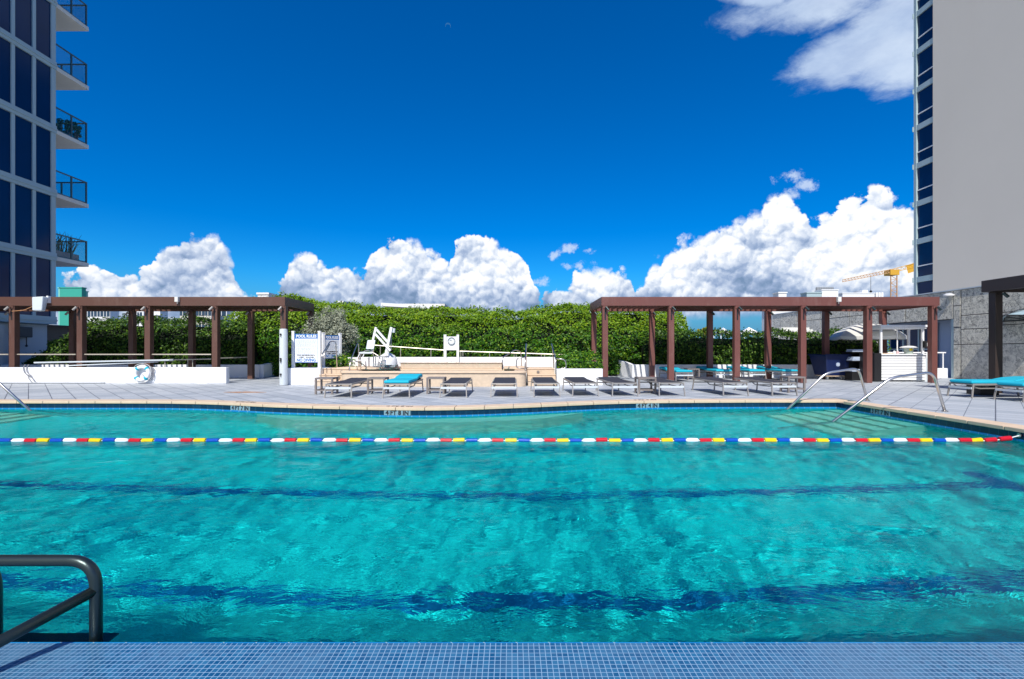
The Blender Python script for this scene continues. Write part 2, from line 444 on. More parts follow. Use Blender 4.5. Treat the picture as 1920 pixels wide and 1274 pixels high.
def tiles(name, w, h, c1, c2, mort, msize, rough=.25, vec='xy', varn=.0, bump=.3):
    m = bpy.data.materials.new(name); m.use_nodes = True; t = NT(m.node_tree); b = m.node_tree.nodes['Principled BSDF']
    co = m.node_tree.nodes.new('ShaderNodeTexCoord').outputs['Object']
    x_, y_, z_ = t.sep(co)
    v = t.comb(x_, y_, 0.0) if vec == 'xy' else t.comb(x_ + y_, z_, 0.0)
    bt = t.node('ShaderNodeTexBrick', offset=0.0, squash=1.0)
    t.put(bt.inputs['Vector'], v); bt.inputs['Scale'].default_value = 1
    bt.inputs['Brick Width'].default_value = w; bt.inputs['Row Height'].default_value = h
    bt.inputs['Mortar Size'].default_value = msize; bt.inputs['Mortar Smooth'].default_value = .1; bt.inputs['Bias'].default_value = 0
    bt.inputs['Color1'].default_value = (*c1, 1); bt.inputs['Color2'].default_value = (*c2, 1); bt.inputs['Mortar'].default_value = (*mort, 1)
    c = bt.outputs[0]
    if varn: c = t.mix(t.smooth(t.noise(co, 2.2, 5, .6), .35, .7) * varn, c, tuple(q * .8 + .08 for q in c2))
    t.put(b.inputs['Base Color'], c); b.inputs['Roughness'].default_value = rough
    bn = t.node('ShaderNodeBump'); bn.inputs['Strength'].default_value = bump; bn.inputs['Distance'].default_value = .002
    t.put(bn.inputs['Height'], 1.0 - E_(t, bt.outputs[1])); t.put(b.inputs['Normal'], bn.outputs[0])
    return m
M['mosaic'] = tiles('blue_mosaic', .0250, .0262, (.006, .078, .19), (.028, .15, .29), (.29, .44, .60), .0016, .22, varn=.6)
M['navy_tile'] = tiles('navy_waterline_tile', .152, .152, (.003, .022, .055), (.006, .036, .085), (.03, .09, .14), .003, .18, 'xz')
M['trim_tile'] = tiles('blue_trim_tile', .152, .1, (.01, .20, .50), (.015, .25, .56), (.30, .5, .62), .003, .2, 'xz')
def plaster():
    m = mat('pool_plaster', (.04, .80, .78), .8); t = NT(m.node_tree); b = m.node_tree.nodes['Principled BSDF']
    co = m.node_tree.nodes.new('ShaderNodeTexCoord').outputs['Object']
    n1 = t.smooth(t.noise(t.mapping(co, scale=(1, 1.5, 1)), 8, 5, .74), .38, .58); n2 = t.smooth(t.noise(co, .8, 4, .6), .3, .7)  # mottling puts the light and dark flecks of rippled water into the floor colour
    c = t.mix(n1, (.001, .33, .35), (.02, .66, .655)); c = t.mix(n2 * .22, c, (.004, .44, .48)); t.put(b.inputs['Base Color'], c); return m
M['plaster'] = plaster()
M['step_plaster'] = mat('pale_step_plaster', (.80, .60, .50), .8, var=.08, vscale=3)
M['lane_tile'] = mat('navy_lane_tile', (.004, .125, .30), .5)

def coral():
    m = bpy.data.materials.new('coral_stone'); m.use_nodes = True; t = NT(m.node_tree); b = m.node_tree.nodes['Principled BSDF']
    co = m.node_tree.nodes.new('ShaderNodeTexCoord').outputs['Object']
    dv = t.vm('ADD', co, t.vm('SCALE', t.noise(co, 4, 3, .6, col=True), scale=.35))
    n1 = t.noise(dv, 4, 9, .78, dist=1.8); n2 = t.noise(co, 1.3, 4, .6)
    v = t.noise(dv, 14, 6, .7, dist=2.0)
    h = t.smooth(n1, .40, .60) * .6 + t.smooth(v, .40, .58) * .4
    c = t.ramp(h, [(.0, (.035, .033, .028)), (.22, (.30, .285, .245)), (.42, (.68, .65, .55)), (.9, (.92, .88, .76))])
    c = t.mix(t.smooth(n2, .4, .65) * .25, c, (.55, .52, .45))
    g = t.node('ShaderNodeNewGeometry'); r = E_(t, g.outputs['Random Per Island'])
    c = t.mix(r * .35, c, (.58, .58, .56))
    t.put(b.inputs['Base Color'], c); b.inputs['Roughness'].default_value = .9
    bn = t.node('ShaderNodeBump'); bn.inputs['Strength'].default_value = .8; bn.inputs['Distance'].default_value = .03
    t.put(bn.inputs['Height'], h); t.put(b.inputs['Normal'], bn.outputs[0]); return m
M['coral'] = coral()

def glassmat(name, col, alpha):
    m = bpy.data.materials.new(name); m.use_nodes = True; t = NT(m.node_tree); b = m.node_tree.nodes['Principled BSDF']
    t.put(b.inputs['Base Color'], col); b.inputs['Roughness'].default_value = .05; b.inputs['Alpha'].default_value = alpha
    return m
M['pane'] = glassmat('balcony_glass', (.03, .16, .22), .12)

def watermat(name, tint, refl=.6, clear=0, ripple=0):
    m = bpy.data.materials.new(name); m.use_nodes = True; t = NT(m.node_tree); m.node_tree.nodes.remove(m.node_tree.nodes['Principled BSDF'])
    rf = t.node('ShaderNodeBsdfRefraction'); rf.inputs['Roughness'].default_value = 0; rf.inputs['IOR'].default_value = 1.33; t.put(rf.inputs['Color'], tint)
    gl = t.node('ShaderNodeBsdfGlossy'); gl.inputs['Roughness'].default_value = .02; t.put(gl.inputs['Color'], (1., 1., 1.))
    fr = t.node('ShaderNodeFresnel'); fr.inputs['IOR'].default_value = 1.33
    mx = t.node('ShaderNodeMixShader'); t.put(mx.inputs[0], E_(t, fr.outputs[0]) * refl)
    if ripple:     # the finest chop, too small for the mesh
        co = m.node_tree.nodes.new('ShaderNodeTexCoord').outputs['Object']
        dv = t.vm('ADD', co, t.vm('SCALE', t.noise(co, 1.3, 2, .5, col=True), scale=.5))
        h = t.noise(t.mapping(dv, scale=(1, 2.0, 1), rot=(0, 0, .3)), 8.6, 3, .55) + t.noise(t.mapping(dv, scale=(1.0, 1.9, 1), rot=(0, 0, -.35)), 15, 2, .5) * .35
        bn = t.node('ShaderNodeBump'); bn.inputs['Strength'].default_value = 1; bn.inputs['Distance'].default_value = ripple; t.put(bn.inputs['Height'], h)
        for q in (rf, gl): t.put(q.inputs['Normal'], bn.outputs[0])
    out = [q for q in m.node_tree.nodes if q.type == 'OUTPUT_MATERIAL'][0]
    if clear:      # part of the light goes straight through: flatter facets between the ripples
        tp = t.node('ShaderNodeBsdfTransparent'); t.put(tp.inputs['Color'], tint); m2 = t.node('ShaderNodeMixShader'); m2.inputs[0].default_value = clear
        m.node_tree.links.new(rf.outputs[0], m2.inputs[1]); m.node_tree.links.new(tp.outputs[0], m2.inputs[2]); rf = m2
    m.node_tree.links.new(rf.outputs[0], mx.inputs[1]); m.node_tree.links.new(gl.outputs[0], mx.inputs[2]); m.node_tree.links.new(mx.outputs[0], out.inputs[0])
    return m
M['water'] = watermat('pool_water', (.42, 1., .99), .32, 0, .0048)
M['spa_water'] = watermat('spa_water', (.5, .9, .92))

# ------------------------------------------------------------------ the pool
WZ = -.19                                    # water level; the deck is z = 0
XL, XR, YN = -12.4, 7.7, 2.25
_px = np.array([-12.8, -11, -9.4, -8.2, -7.1, -6.1, -5.36, -4.07, -2.3, -1.54, -.67, .46, 1.44, 2.34, 3.64, 5.57, 8.2])
_py = np.array([11.30, 11.30, 11.30, 11.28, 11.13, 10.84, 10.56, 10.26, 9.98, 9.97, 10.13, 10.5, 10.88, 11.18, 11.38, 11.47, 11.48])
_gx = np.linspace(-12.8, 8.2, 1051); _gy = np.interp(_gx, _px, _py)
_ker = np.hanning(61); _ker /= _ker.sum(); _gy = np.convolve(np.pad(_gy, 30, 'edge'), _ker, 'valid')
def yb(x): return float(np.interp(x, _gx, _gy))

CW = .38
xs = [XL + (XR - XL) * i / 110 for i in range(111)]
# deck sheet with the pool left open
mb = MB()
def dq(x0, x1, y0a, y0b, y1): mb.quad((x0, y0a, 0), (x1, y0b, 0), (x1, y1, 0), (x0, y1, 0))
for a, b in zip(xs[:-1], xs[1:]): dq(a, b, yb(a) + CW, yb(b) + CW, 45)
mb.quad((-60, -12, 0), (XL - CW, -12, 0), (XL - CW, 45, 0), (-60, 45, 0)); mb.quad((XR + CW, -12, 0), (45, -12, 0), (45, 45, 0), (XR + CW, 45, 0))
mb.quad((XL - CW, yb(XL) + CW, 0), (XL, yb(XL) + CW, 0), (XL, 45, 0), (XL - CW, 45, 0)); mb.quad((XR, yb(XR) + CW, 0), (XR + CW, yb(XR) + CW, 0), (XR + CW, 45, 0), (XR, 45, 0))
mb.quad((XL - CW, -12, 0), (XR + CW, -12, 0), (XR + CW, -2, 0), (XL - CW, -2, 0))
tag(obj('pool_deck', mb, M['paving']), kind='structure')
mb = MB(); mb.box(-60, 45, 44.99, 45, -9, -.01)
g = MB(); g.quad((-6000, -6000, -9), (6000, -6000, -9), (6000, 9000, -9), (-6000, 9000, -9))
tag(obj('ground', g, mat('city_ground', (.16, .17, .14), .9, var=.3, vscale=.02)), kind='structure')
# coping stones round the pool
mb = MB(); gap = .005; zc0, zc1 = -.055, .006
def seg_back(x0, x1):
    n = 4
    inner = [(x0 + (x1 - x0) * i / n) for i in range(n + 1)]
    poly = [(q, yb(q) - .02) for q in inner] + [(q, yb(q) + CW) for q in reversed(inner)]
    mb.prism(poly, zc0, zc1)
q = XL - CW
while q < XR:
    w = .61; seg_back(q + gap, min(q + w, XR + CW) - gap); q += w
yy = -1.6
while yy < yb(XR) - .3:
    e = min(yy + .61, yb(XR) - .03)
    mb.box(XR - .02, XR + CW, yy + gap, e - gap, zc0, zc1); mb.box(XL - CW, XL + .02, yy + gap, e - gap, zc0, zc1); yy += .61
tag(obj('pool_coping', mb, M['coping'], bevel=.008), kind='structure')
# waterline tile, trim and basin walls
def wallstrip(z0, z1, inset):
    m_ = MB()
    for a, b in zip(xs[:-1], xs[1:]): m_.quad((a, yb(a) - inset, z0), (b, yb(b) - inset, z0), (b, yb(b) - inset, z1), (a, yb(a) - inset, z1))
    m_.quad((XR - inset, yb(XR), z0), (XR - inset, YN - 4, z0), (XR - inset, YN - 4, z1), (XR - inset, yb(XR), z1))
    m_.quad((XL + inset, YN - 4, z0), (XL + inset, yb(XL), z0), (XL + inset, yb(XL), z1), (XL + inset, YN - 4, z1))
    return m_
tag(obj('waterline_tiles', wallstrip(-.165, -.05, 0), M['navy_tile']), kind='structure')
tag(obj('waterline_trim', wallstrip(-.215, -.158, .012), M['trim_tile']), kind='structure')
caustic = []
mb = wallstrip(-1.62, -.215, 0)
mb.quad((XL, YN, -1.62), (XR, YN, -1.62), (XR, 12, -1.62), (XL, 12, -1.62))
mb.quad((XR, YN + 1.45, -1.612), (XL, YN + 1.45, -1.612), (XL, YN, -.30), (XR, YN, -.30)); mb.quad((XR, YN, -.30), (XL, YN, -.30), (XL, YN, -.2), (XR, YN, -.2))
o = tag(obj('pool_basin', mb, M['plaster']), kind='structure'); caustic.append(o)
mb = MB(); cc = 8
bx = [-5.6 + 7.2 * i / 30 for i in range(31)]
mb.prism([(q, yb(q) - .55 * min(1, (1 - abs(-2 - q) / 3.65) * 3 + .05)) for q in bx] + [(q, yb(q) - .001) for q in reversed(bx)], -1.6, -.42)
for i in range(5):
    mb.box(XR - .001 - .33 * (5 - i), XR - .001 - .33 * (4 - i), 9.02, 11.4, -1.6, -.42 - .24 * (4 - i))
    mb.box(XL + .001 + .33 * (4 - i), XL + .001 + .33 * (5 - i), 9.02, 11.2, -1.6, -.42 - .24 * (4 - i))
o = tag(obj('pool_steps_and_bench', mb, M['step_plaster']), kind='structure'); caustic.append(o)
mb = MB(); z_ = -1.605
def lane(y0, w=.26):
    mb.quad((XL + 1.5, y0, z_), (6.1, y0, z_), (6.1, y0 + w, z_), (XL + 1.5, y0 + w, z_)); mb.quad((6.1, y0 - .45, z_), (6.36, y0 - .45, z_), (6.36, y0 + .7, z_), (6.1, y0 + .7, z_))
lane(5.95, .20); lane(3.80, .19)
o = tag(obj('lane_lines', mb, M['lane_tile']), kind='structure'); caustic.append(o)
for o in caustic: o.cycles.is_caustics_receiver = True
# water surface: a real rippled mesh, finer near the camera
nx = 1100; ny = 520
gx = np.linspace(XL + .012, XR - .012, nx); tt = np.linspace(0, 1, ny) ** 1.5
ybx = np.interp(gx, _gx, _gy) - .012
Xg = np.tile(gx, (ny, 1)); Yg = YN + .002 + (ybx[None, :] - YN - .002) * tt[:, None]
Zg = np.zeros_like(Xg); rg = np.random.default_rng(5)
wob = [1.1 * np.sin(Xg * a_ + Yg * b_ + c_) for a_, b_, c_ in ((.9, .5, 1), (-.7, 1.1, 3), (1.6, -.8, 5), (2.7, 1.9, 2))]
for i in range(70):
    lam = float(np.exp(rg.uniform(math.log(.09), math.log(.75)))); th = rg.normal(math.pi / 2 + .3, .60); k = 2 * math.pi / lam
    A = (.0078 if lam < .15 else .0078 if lam < .3 else .0052) / k
    ph = k * (Xg * math.cos(th) + Yg * math.sin(th)) + rg.uniform(0, 6.28) + wob[i % 4] * rg.uniform(.6, 2.2) + wob[(i + 1) % 4] * rg.uniform(.5, 2)
    Zg += A * np.sin(ph)
gust = .75 + .25 * np.sin(Xg * .8 + np.sin(Yg * .9)) * np.sin(Yg * .7 + 1.2 * np.sin(Xg * .45))
Zg *= gust
fade = np.clip((Yg - YN) / .15, 0, 1) * .7 + .3
V = np.stack([Xg, Yg, WZ + Zg * fade], -1).reshape(-1, 3); idx = np.arange(nx * ny).reshape(ny, nx)
F = np.stack([idx[:-1, :-1], idx[:-1, 1:], idx[1:, 1:], idx[1:, :-1]], -1).reshape(-1, 4)
wo = tag(npmesh('pool_water', V, F, M['water'], smooth=True), kind='structure'); wo.cycles.is_caustics_caster = True
# mosaic ledge at the near end
mb = MB(); mb.box(XL, XR, -2, YN - .002, -.5, -.172)
tag(obj('mosaic_ledge', mb, M['mosaic']), kind='structure')
mb = MB(); mb.box(XL, XR, YN - .002, YN + .016, -.32, -.176)
tag(obj('ledge_trim', mb, M['trim_tile'], bevel=.004), kind='structure')

# depth markers on the wall tiles and on the coping
def depth_marker(txt, xc, label, coping=True):
    w = .57; y0 = yb(xc); sl = (yb(xc + .2) - yb(xc - .2)) / .4
    ux = Vector((1, sl, 0)).normalized(); nrm = Vector((ux.y, -ux.x, 0))
    t_ = thing('depth_marker', label, 'depth marker', (xc, y0, -.11), group='depth markers on the waterline tiles')
    c0 = Vector((xc, y0, -.108)) + nrm * .007; m_ = MB()
    for k in range(5):
        a = c0 + ux * (-w / 2 + w / 5 * k + .004); b = c0 + ux * (-w / 2 + w / 5 * (k + 1) - .004)
        m_.bar(a, b, .012, .098)
    obj('marker_tile', m_, M['plate'], t_)
    text_obj('lettering', txt, .128, M['ink'], t_, c0 + nrm * .0078, ux, (0, 0, 1), .0045, width=w * .86)
    if coping:
        text_obj('coping_lettering', txt, .13, M['ink'], t_, Vector((xc, y0 + .2, .0085)), (ux.x, ux.y, 0), (0, 1, 0), .003, width=w)
def X_at(px, d=None):
    d0 = 11.0
    for _ in range(12): d0 = yb((px - 960) * d0 / 907)
    return (px - 960) * d0 / 907
depth_marker('4 FT 7 IN', X_at(451), 'pale depth marker reading 4 FT 7 IN on the far waterline tiles')
depth_marker('4 FT 8 IN', X_at(745), 'pale depth marker reading 4 FT 8 IN at the middle of the curved pool edge')
depth_marker('4 FT 4 IN', X_at(1214), 'pale depth marker reading 4 FT 4 IN on the far waterline tiles')
t_ = thing('depth_marker', 'pale depth marker reading 3 FT 7 IN beside the corner steps', 'depth marker', (XR, 10.1, -.11), group='depth markers on the waterline tiles')
m_ = MB()
for k in range(5): m_.box(XR - .014, XR - .001, 9.84 + .104 * k + .003, 9.84 + .104 * (k + 1) - .003, -.157, -.059)
obj('marker_tile', m_, M['plate'], t_)
text_obj('lettering', '3 FT 7 IN', .125, M['ink'], t_, (XR - .0155, 10.1, -.108), (0, -1, 0), (0, 0, 1), .0035, width=.46)

# lane rope
lr = thing('lane_rope', 'floating lane rope of blue, white, red and yellow discs across the pool', 'lane rope', (0, 7.32, WZ))
LY = 7.32
m_ = MB(); m_.tube([(XL, LY, WZ + .01), (7.2, LY, WZ + .01), (7.45, LY, WZ + .03), (XR - .01, LY, -.10)], .008, 6); obj('rope', m_, M['white_paint'], lr)
m_ = MB(); m_.lathe([(.012, 0), (.03, .0), (.03, .02), (.012, .02)], (XR - .03, LY, -.10), 'X', 12); obj('wall_anchor', m_, M['steel'], lr)
def float_mesh(kind, L=.172):
    m_ = MB(); prof = []
    if kind == 'white':
        prof = [(.010, -.10), (.016, -.095), (.034, -.075), (.036, 0), (.034, .075), (.016, .095), (.010, .10)]
    else:
        n = 9; prof = [(.012, -L / 2)]
        for i in range(n):
            a = -L / 2 + L * i / n; w_ = L / n; prof += [(.030, a + .001), (.037, a + w_ * .25), (.037, a + w_ * .75), (.030, a + w_ - .001)]
        prof.append((.012, L / 2))
    m_.lathe(prof, (0, 0, 0), 'X', 16); return m_
FP = {}
order = ['f_blue', 'f_white', 'f_red', 'f_yellow']; step = .1962; x0 = (10 - 960) * 7.32 / 907
n0 = int((XL + .2 - x0) / step)
for i in range(n0, 200):
    xf = x0 + step * i
    if xf > 6.9: break
    k = order[i % 4]
    if k not in FP:
        o = obj('float', float_mesh(k[2:]), M[k], lr, smooth=True, local=True); FP[k] = o
    else: o = FP[k].copy(); COL.objects.link(o); o.parent = lr
    o.location = (xf + random.uniform(-.004, .004), random.uniform(-.006, .006), .012 + random.uniform(-.004, .004)); o.rotation_euler = (random.uniform(0, 6), random.uniform(-.03, .03), random.uniform(-.03, .03))
for xf, k, zz in ((7.02, 'f_yellow', .013), (7.235, 'f_red', .018), (7.46, 'f_red', .04)):
    o = FP[k].copy(); COL.objects.link(o); o.parent = lr; o.location = (xf, 0, zz); o.rotation_euler = (0, -.1, 0)

# steel grab rails in the far corners of the pool
def pool_rail(label, pts, r=.0265, flange=None):
    t_ = thing('pool_handrail', label, 'handrail', flange)
    m_ = MB(); m_.tube(round_path(pts, .17, 8), r, 14); obj('rail', m_, M['steel'], t_, smooth='all')
    m_ = MB(); m_.lathe([(.055, .001), (.055, .012), (.03, .02)], flange, 'Z', 18); obj('flange', m_, M['steel'], t_, smooth=True)
def mkr(Y, sx, label, X0, Xt1, Xt2, Xd, zt1=.66, zt2=.77):
    zp = -1.0; k = (zt1 - WZ) / (Xt1 - X0)
    pool_rail(label, [(sx * (X0 + (zp - WZ) / k), Y, zp), (sx * Xt1, Y, zt1), (sx * Xt2, Y, zt2), (sx * Xd, Y, 0)], flange=(sx * Xd, Y, .006))
mkr(11.33, 1, 'steel grab rail rising from the pool at the far right corner steps, the farther one', 6.46, 7.36, 8.12, 8.33)
mkr(9.36, 1, 'steel grab rail at the right corner steps, the nearer one', 6.22, 7.34, 8.15, 8.38)
t0 = -4.7
mkr(11.08, -1, 'steel grab rail at the far left corner of the pool, cut by the picture edge', 11.05, 12.0, 12.75, 12.95)

# dark grab rail in the near left corner
def near_rail(X, Y, label, brace=True, zt=.19):
    t_ = thing('entry_rail', label, 'grab rail', (X, Y, -.172))
    m_ = MB(); m_.tube(round_path([(X - 1.55, Y, -.4), (X - 1.55, Y, zt), (X, Y, zt), (X, Y, -.4)], .13, 8), .0258, 18); obj('hoop', m_, M['dark_steel'], t_, smooth='all')
    m_ = MB(); m_.tube([(X, Y, .05), (X - .46, Y - .72, -.172)], .0250, 16); obj('brace', m_, M['dark_steel'], t_, smooth='all')
    return t_
near_rail(-1.978, 2.24 + .06, 'dark metal grab rail standing over the near left pool edge')
t_ = thing('entry_rail', 'dark metal grab rail post at the left picture edge behind the nearer rail', 'grab rail', (-2.52, 2.38, -.172))
m_ = MB(); m_.tube(round_path([(-2.52, 2.36, -.4), (-2.52, 2.36, .16), (-4.0, 2.36, .16), (-4.0, 2.36, -.4)], .14, 8), .026, 16); obj('hoop', m_, M['dark_steel'], t_, smooth='all')
m_ = MB(); m_.box(-2.42, -1.93, 2.30, 2.38, -.235, -.215)  # dark strip added for the rail's shadow and reflection in the water
tag(obj('rail_shade_strip', m_, M['dark_steel'], bevel=.005), 'dark base plate just under the water between the near rail legs', 'base plate')

# ------------------------------------------------------------------ pergolas
def pergola(name, label, m, X, Yf, Yb, xa, xb, open_spans, loc, posts_back=True, slat=.22):
    t_ = thing(name, label, 'pergola', loc)
    zt, zb = 3.12, 2.80; pw = .20
    for i, q in enumerate(X):
        for Yp in ((Yf + .02, Yf + .02 + pw), (Yb - pw - .02, Yb - .02)) if posts_back else ((Yf + .02, Yf + .02 + pw),):
            m_ = MB(); m_.box(q - pw / 2, q + pw / 2, Yp[0], Yp[1], 0.002, zb - .001)
            p = obj('post', m_, m, t_, bevel=.006)
            if Yp[0] < Yf + .1:
                m2 = MB(); m2.box(q - .025, q + .025, Yp[0] - .004, Yp[0] - .001, zb - .52, zb - .02); obj('slot', m2, M['black'], p)
    m_ = MB(); m_.box(xa, xb, Yf, Yf + .10, zb, zt); obj('front_beam', m_, m, t_, bevel=.004)
    m_ = MB(); m_.box(xa, xb, Yb - .10, Yb, zb, zt); obj('rear_beam', m_, m, t_, bevel=.004)
    m_ = MB(); m_.box(xa, xa + .10, Yf + .101, Yb - .101, zb, zt); obj('end_beam', m_, m, t_)
    m_ = MB(); m_.box(xb - .10, xb, Yf + .101, Yb - .101, zb, zt); obj('end_beam', m_, m, t_)
    m_ = MB(); q = xa + .2
    while q < xb - .15:
        m_.box(q, q + .05, Yf + .102, Yb - .102, zb + .06, zt - .05); q += slat
    sl = obj('slats', m_, m, t_)
    m_ = MB(); prev = xa + .11
    for (a, b) in open_spans + [(xb - .11, None)]:
        if a > prev + .05: m_.box(prev, a, Yf + .103, Yb - .103, zt - .045, zt - .02)
        prev = b if b else prev
    obj('roof_panel', m_, m, t_)
    # spotlights on brackets at every post head
    for q in X:
        for s_, Yp, yo in ((1, Yf + .02, -.07),) + (((1, Yb - pw - .02, -.07),) if posts_back else ()):
            sx = 1 if q > 0 else -1
            m_ = MB(); m_.box(q - .07, q + .07, Yp - .025, Yp - .003, zb - .10, zb - .002); m_.bar((q, Yp - .02, zb - .06), (q + sx * .02, Yp - .10, zb - .07), .035)
            b_ = obj('spotlight_bracket', m_, m, t_)
            m_ = MB(); a = Vector((q + sx * .00, Yp - .11, zb - .05)); m_.tube([a, a + Vector((sx * .09, -.05, -.12))], .04, 12)
            s2 = obj('spotlight', m_, M['dark_steel'] if q > 0 else M['frame'], b_, smooth=True)
    return t_
XLp = [-8.30, -10.78, -13.22, -15.68, -18.13, -20.6, -23.05]
pergola('pergola', 'long brown wooden pergola on the left with a low white wall in front', M['brown'], XLp, 17.5, 20.1, -24.0, -8.22, [(-24, -22.2), (-20.6, -19.2), (-15.7, -14.1), (-10.8, -9.1)], (-16, 18.8, 0))
XRp = [3.38, 5.78, 8.17, 10.57, 12.96, 15.32]
pergola('pergola', 'reddish brown pergola on the right shading the teal loungers and bar', M['red_brown'], XRp, 17.5, 20.1, 3.24, 15.48, [(3.2, 5.9), (8.5, 10.9), (13.6, 15.4)], (9.3, 18.8, 0))
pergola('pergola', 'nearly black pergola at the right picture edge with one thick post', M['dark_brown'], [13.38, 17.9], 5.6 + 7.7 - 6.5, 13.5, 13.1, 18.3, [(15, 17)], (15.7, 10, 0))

# wall speaker and little boxes on the beams
t_ = thing('speaker', 'white outdoor speaker tilted down from the left pergola beam', 'speaker', W(73, 570, 17.35))
c = Vector(W(74, 570, 17.25)); m_ = MB()
m_.hull([c + Vector(v) for v in ((-.24, -.05, .24), (.15, -.05, .26), (.17, .17, .26), (-.16, .17, .24))], [c + Vector(v) for v in ((-.14, -.14, -.25), (.20, -.14, -.25), (.18, .03, -.27), (-.10, .03, -.27))])
obj('cabinet', m_, M['lightgrey'], t_, bevel=.03)
m_ = MB(); m_.box(c.x + .10, c.x + .17, c.y + .14, c.y + .25, c.z + .05, c.z + .30); obj('wall_bracket', m_, M['white_paint'], t_)
m_ = MB(); m_.tube(round_path([c + Vector((-.1, .05, 0)), (W(45, 582, 17.4)), (W(22, 584, 17.45))], .1), .012, 6); obj('cable', m_, M['rust'], t_)
for px, lab in ((333, 'small beige junction box on the left pergola beam'), (1572, 'small beige junction box on the right pergola beam')):
    c = Vector(W(px, 562, 17.47)); m_ = MB(); m_.box(c.x - .06, c.x + .06, c.y - .09, c.y + .02, c.z - .09, c.z + .09)
    t_ = thing('junction_box', lab, 'junction box', c); obj('box', m_, M['canvas'], t_, bevel=.01)
    m_ = MB(); m_.tube([(c.x, c.y - .02, c.z - .09), (c.x, c.y - .02, c.z - .15)], .018, 8); obj('conduit', m_, M['canvas'], t_)

# ------------------------------------------------------------------ low walls
def wall(label, *boxes, name='low_wall', m='white_wall', bev=.012):
    m_ = MB()
    for b in boxes: m_.box(*b)
    return tag(obj(name, m_, M[m], bevel=bev), label, 'wall')
wall('long low white wall in front of the left pergola', (-30, -10.18, 17.22, 17.42, .002, .576))
wall('low white wall behind the left pergola posts', (-26, -10.9, 20.85, 21.05, .002, .565))
wall('low white wall behind the teal loungers under the right pergola', (5.35, 15.2, 20.85, 21.05, .002, .565))
wall('white block wall carrying the pool rules sign', (-7.72, -6.56, 16.55, 17.6, .002, .575))
wall('white planter wall at the right of the spa steps', (1.50, 3.05, 16.25, 16.45, .002, .565), (2.85, 3.05, 16.451, 19.5, .002, .562), )
wall('white wall behind the spa below the sloping railing', (-5.9, 1.66, 18.5, 18.68, .002, .925))
def slantwall(a, b, za, zb_, th, label):
    a, b = Vector((*a, 0)), Vector((*b, 0)); n = (b - a).normalized(); n = Vector((-n.y, n.x, 0)) * th / 2
    bot = [a - n, b - n, b + n, a + n]; top = [p + Vector((0, 0, z)) for p, z in zip(bot, (za, zb_, zb_, za))]
    m_ = MB(); m_.hull(top, [p + Vector((0, 0, .002)) for p in bot]); return tag(obj('low_wall', m_, M['white_wall'], bevel=.01), label, 'wall')
slantwall((-10.85, 20.95), (-10.95, 23.2), .56, .72, .18, 'short white ramp wall receding behind the left pergola end')
slantwall((5.3, 20.95), (4.6, 23.6), .56, .92, .18, 'white ramp wall rising away behind the right pergola corner')

# ------------------------------------------------------------------ railings
def railing(label, path, posts, name='railing', r=.022, pr=.016, m=None, second=None):
    t_ = thing(name, label, 'railing', (path[0][0], path[0][1], 0)); m = m or M['frame']
    m_ = MB(); m_.tube(path, r, 8); obj('top_rail', m_, m, t_, smooth=True)
    if second: m_ = MB(); m_.tube(second, r, 8); obj('lower_rail', m_, m, t_, smooth=True)
    for p in posts: m_ = MB(); m_.tube([p[0], p[1]], pr, 8); obj('post', m_, m, t_)
    return t_
def P(px, py, d): return W(px, py, d)
M['warm_rail'] = mat('weathered_rail', (.60, .54, .44), .4, .5)
for i, (a, b) in enumerate(((-50, 16), (23, 142), (151, 269), (279, 396))):
    railing(['steel handrail at the left picture edge behind the white wall', 'steel handrail between the first and second left pergola posts', 'steel handrail between the second and third left pergola posts', 'steel handrail between the third and fourth left pergola posts'][i],
            [P(a, 665, 17.62), P(b, 665, 17.62)], [], m=M['warm_rail'])
railing('sloping steel ramp railing behind the left white wall', [P(240, 682, 19.4), P(320, 675, 19.4), P(396, 673.5, 19.4)], [(P(q, 675, 19.4), P(q, 700, 19.4)) for q in (309, 352, 361)], m=M['warm_rail'])
railing('short steel railing in the left pergola gap', [P(411, 672, 18.4), P(466, 670, 20.2)], [(P(411, 672, 18.4), P(411, 716, 18.4)), (P(466, 670, 20.2), P(466, 708, 20.2))], m=M['warm_rail'])
railing('long railing sloping down behind the spa, left of the clock', [P(698, 647.5, 19.3), P(832, 657, 19.3)], [(P(q, 648 + (q - 698) * .07, 19.3), P(q, 690, 19.3)) for q in (700, 713, 751, 808)], m=M['warm_rail'])
railing('long railing sloping down behind the spa, right of the clock', [P(862, 659, 19.3), P(1061, 665.5, 19.0)], [(P(q, 659 + (q - 862) * .03, 19.2), P(q, 690, 19.2)) for q in (864, 868, 918, 964, 968, 1015, 1021)], m=M['warm_rail'])

# ------------------------------------------------------------------ raised spa
spa = thing('spa', 'raised beige stone spa basin behind the row of loungers', 'hot tub', (-2.6, 17, 0))
def rrect(x0, x1, y0, y1, r, n=6, bulge=0):
    out = []
    for (cx, cy, a0) in ((x0 + r, y0 + r, 180), (x1 - r, y0 + r, 270), (x1 - r, y1 - r, 0), (x0 + r, y1 - r, 90)):
        for k in range(n + 1):
            a = R(a0 + 90 * k / n); out.append((cx + r * math.cos(a), cy + r * math.sin(a)))
    return out
outer = rrect(-5.62, .46, 15.75, 18.2, .25); inner = rrect(-5.2, .05, 16.12, 17.85, .3)
def ring(mb, o_, i_, z0, z1):
    n = len(mb.v); m = len(o_)
    for L, z in ((o_, z0), (i_, z0), (o_, z1), (i_, z1)): mb.v += [(p[0], p[1], z) for p in L]
    for k in range(m):
        j = (k + 1) % m
        mb.f += [(n + k, n + j, n + 2 * m + j, n + 2 * m + k), (n + m + j, n + m + k, n + 3 * m + k, n + 3 * m + j), (n + 2 * m + k, n + 2 * m + j, n + 3 * m + j, n + 3 * m + k)]
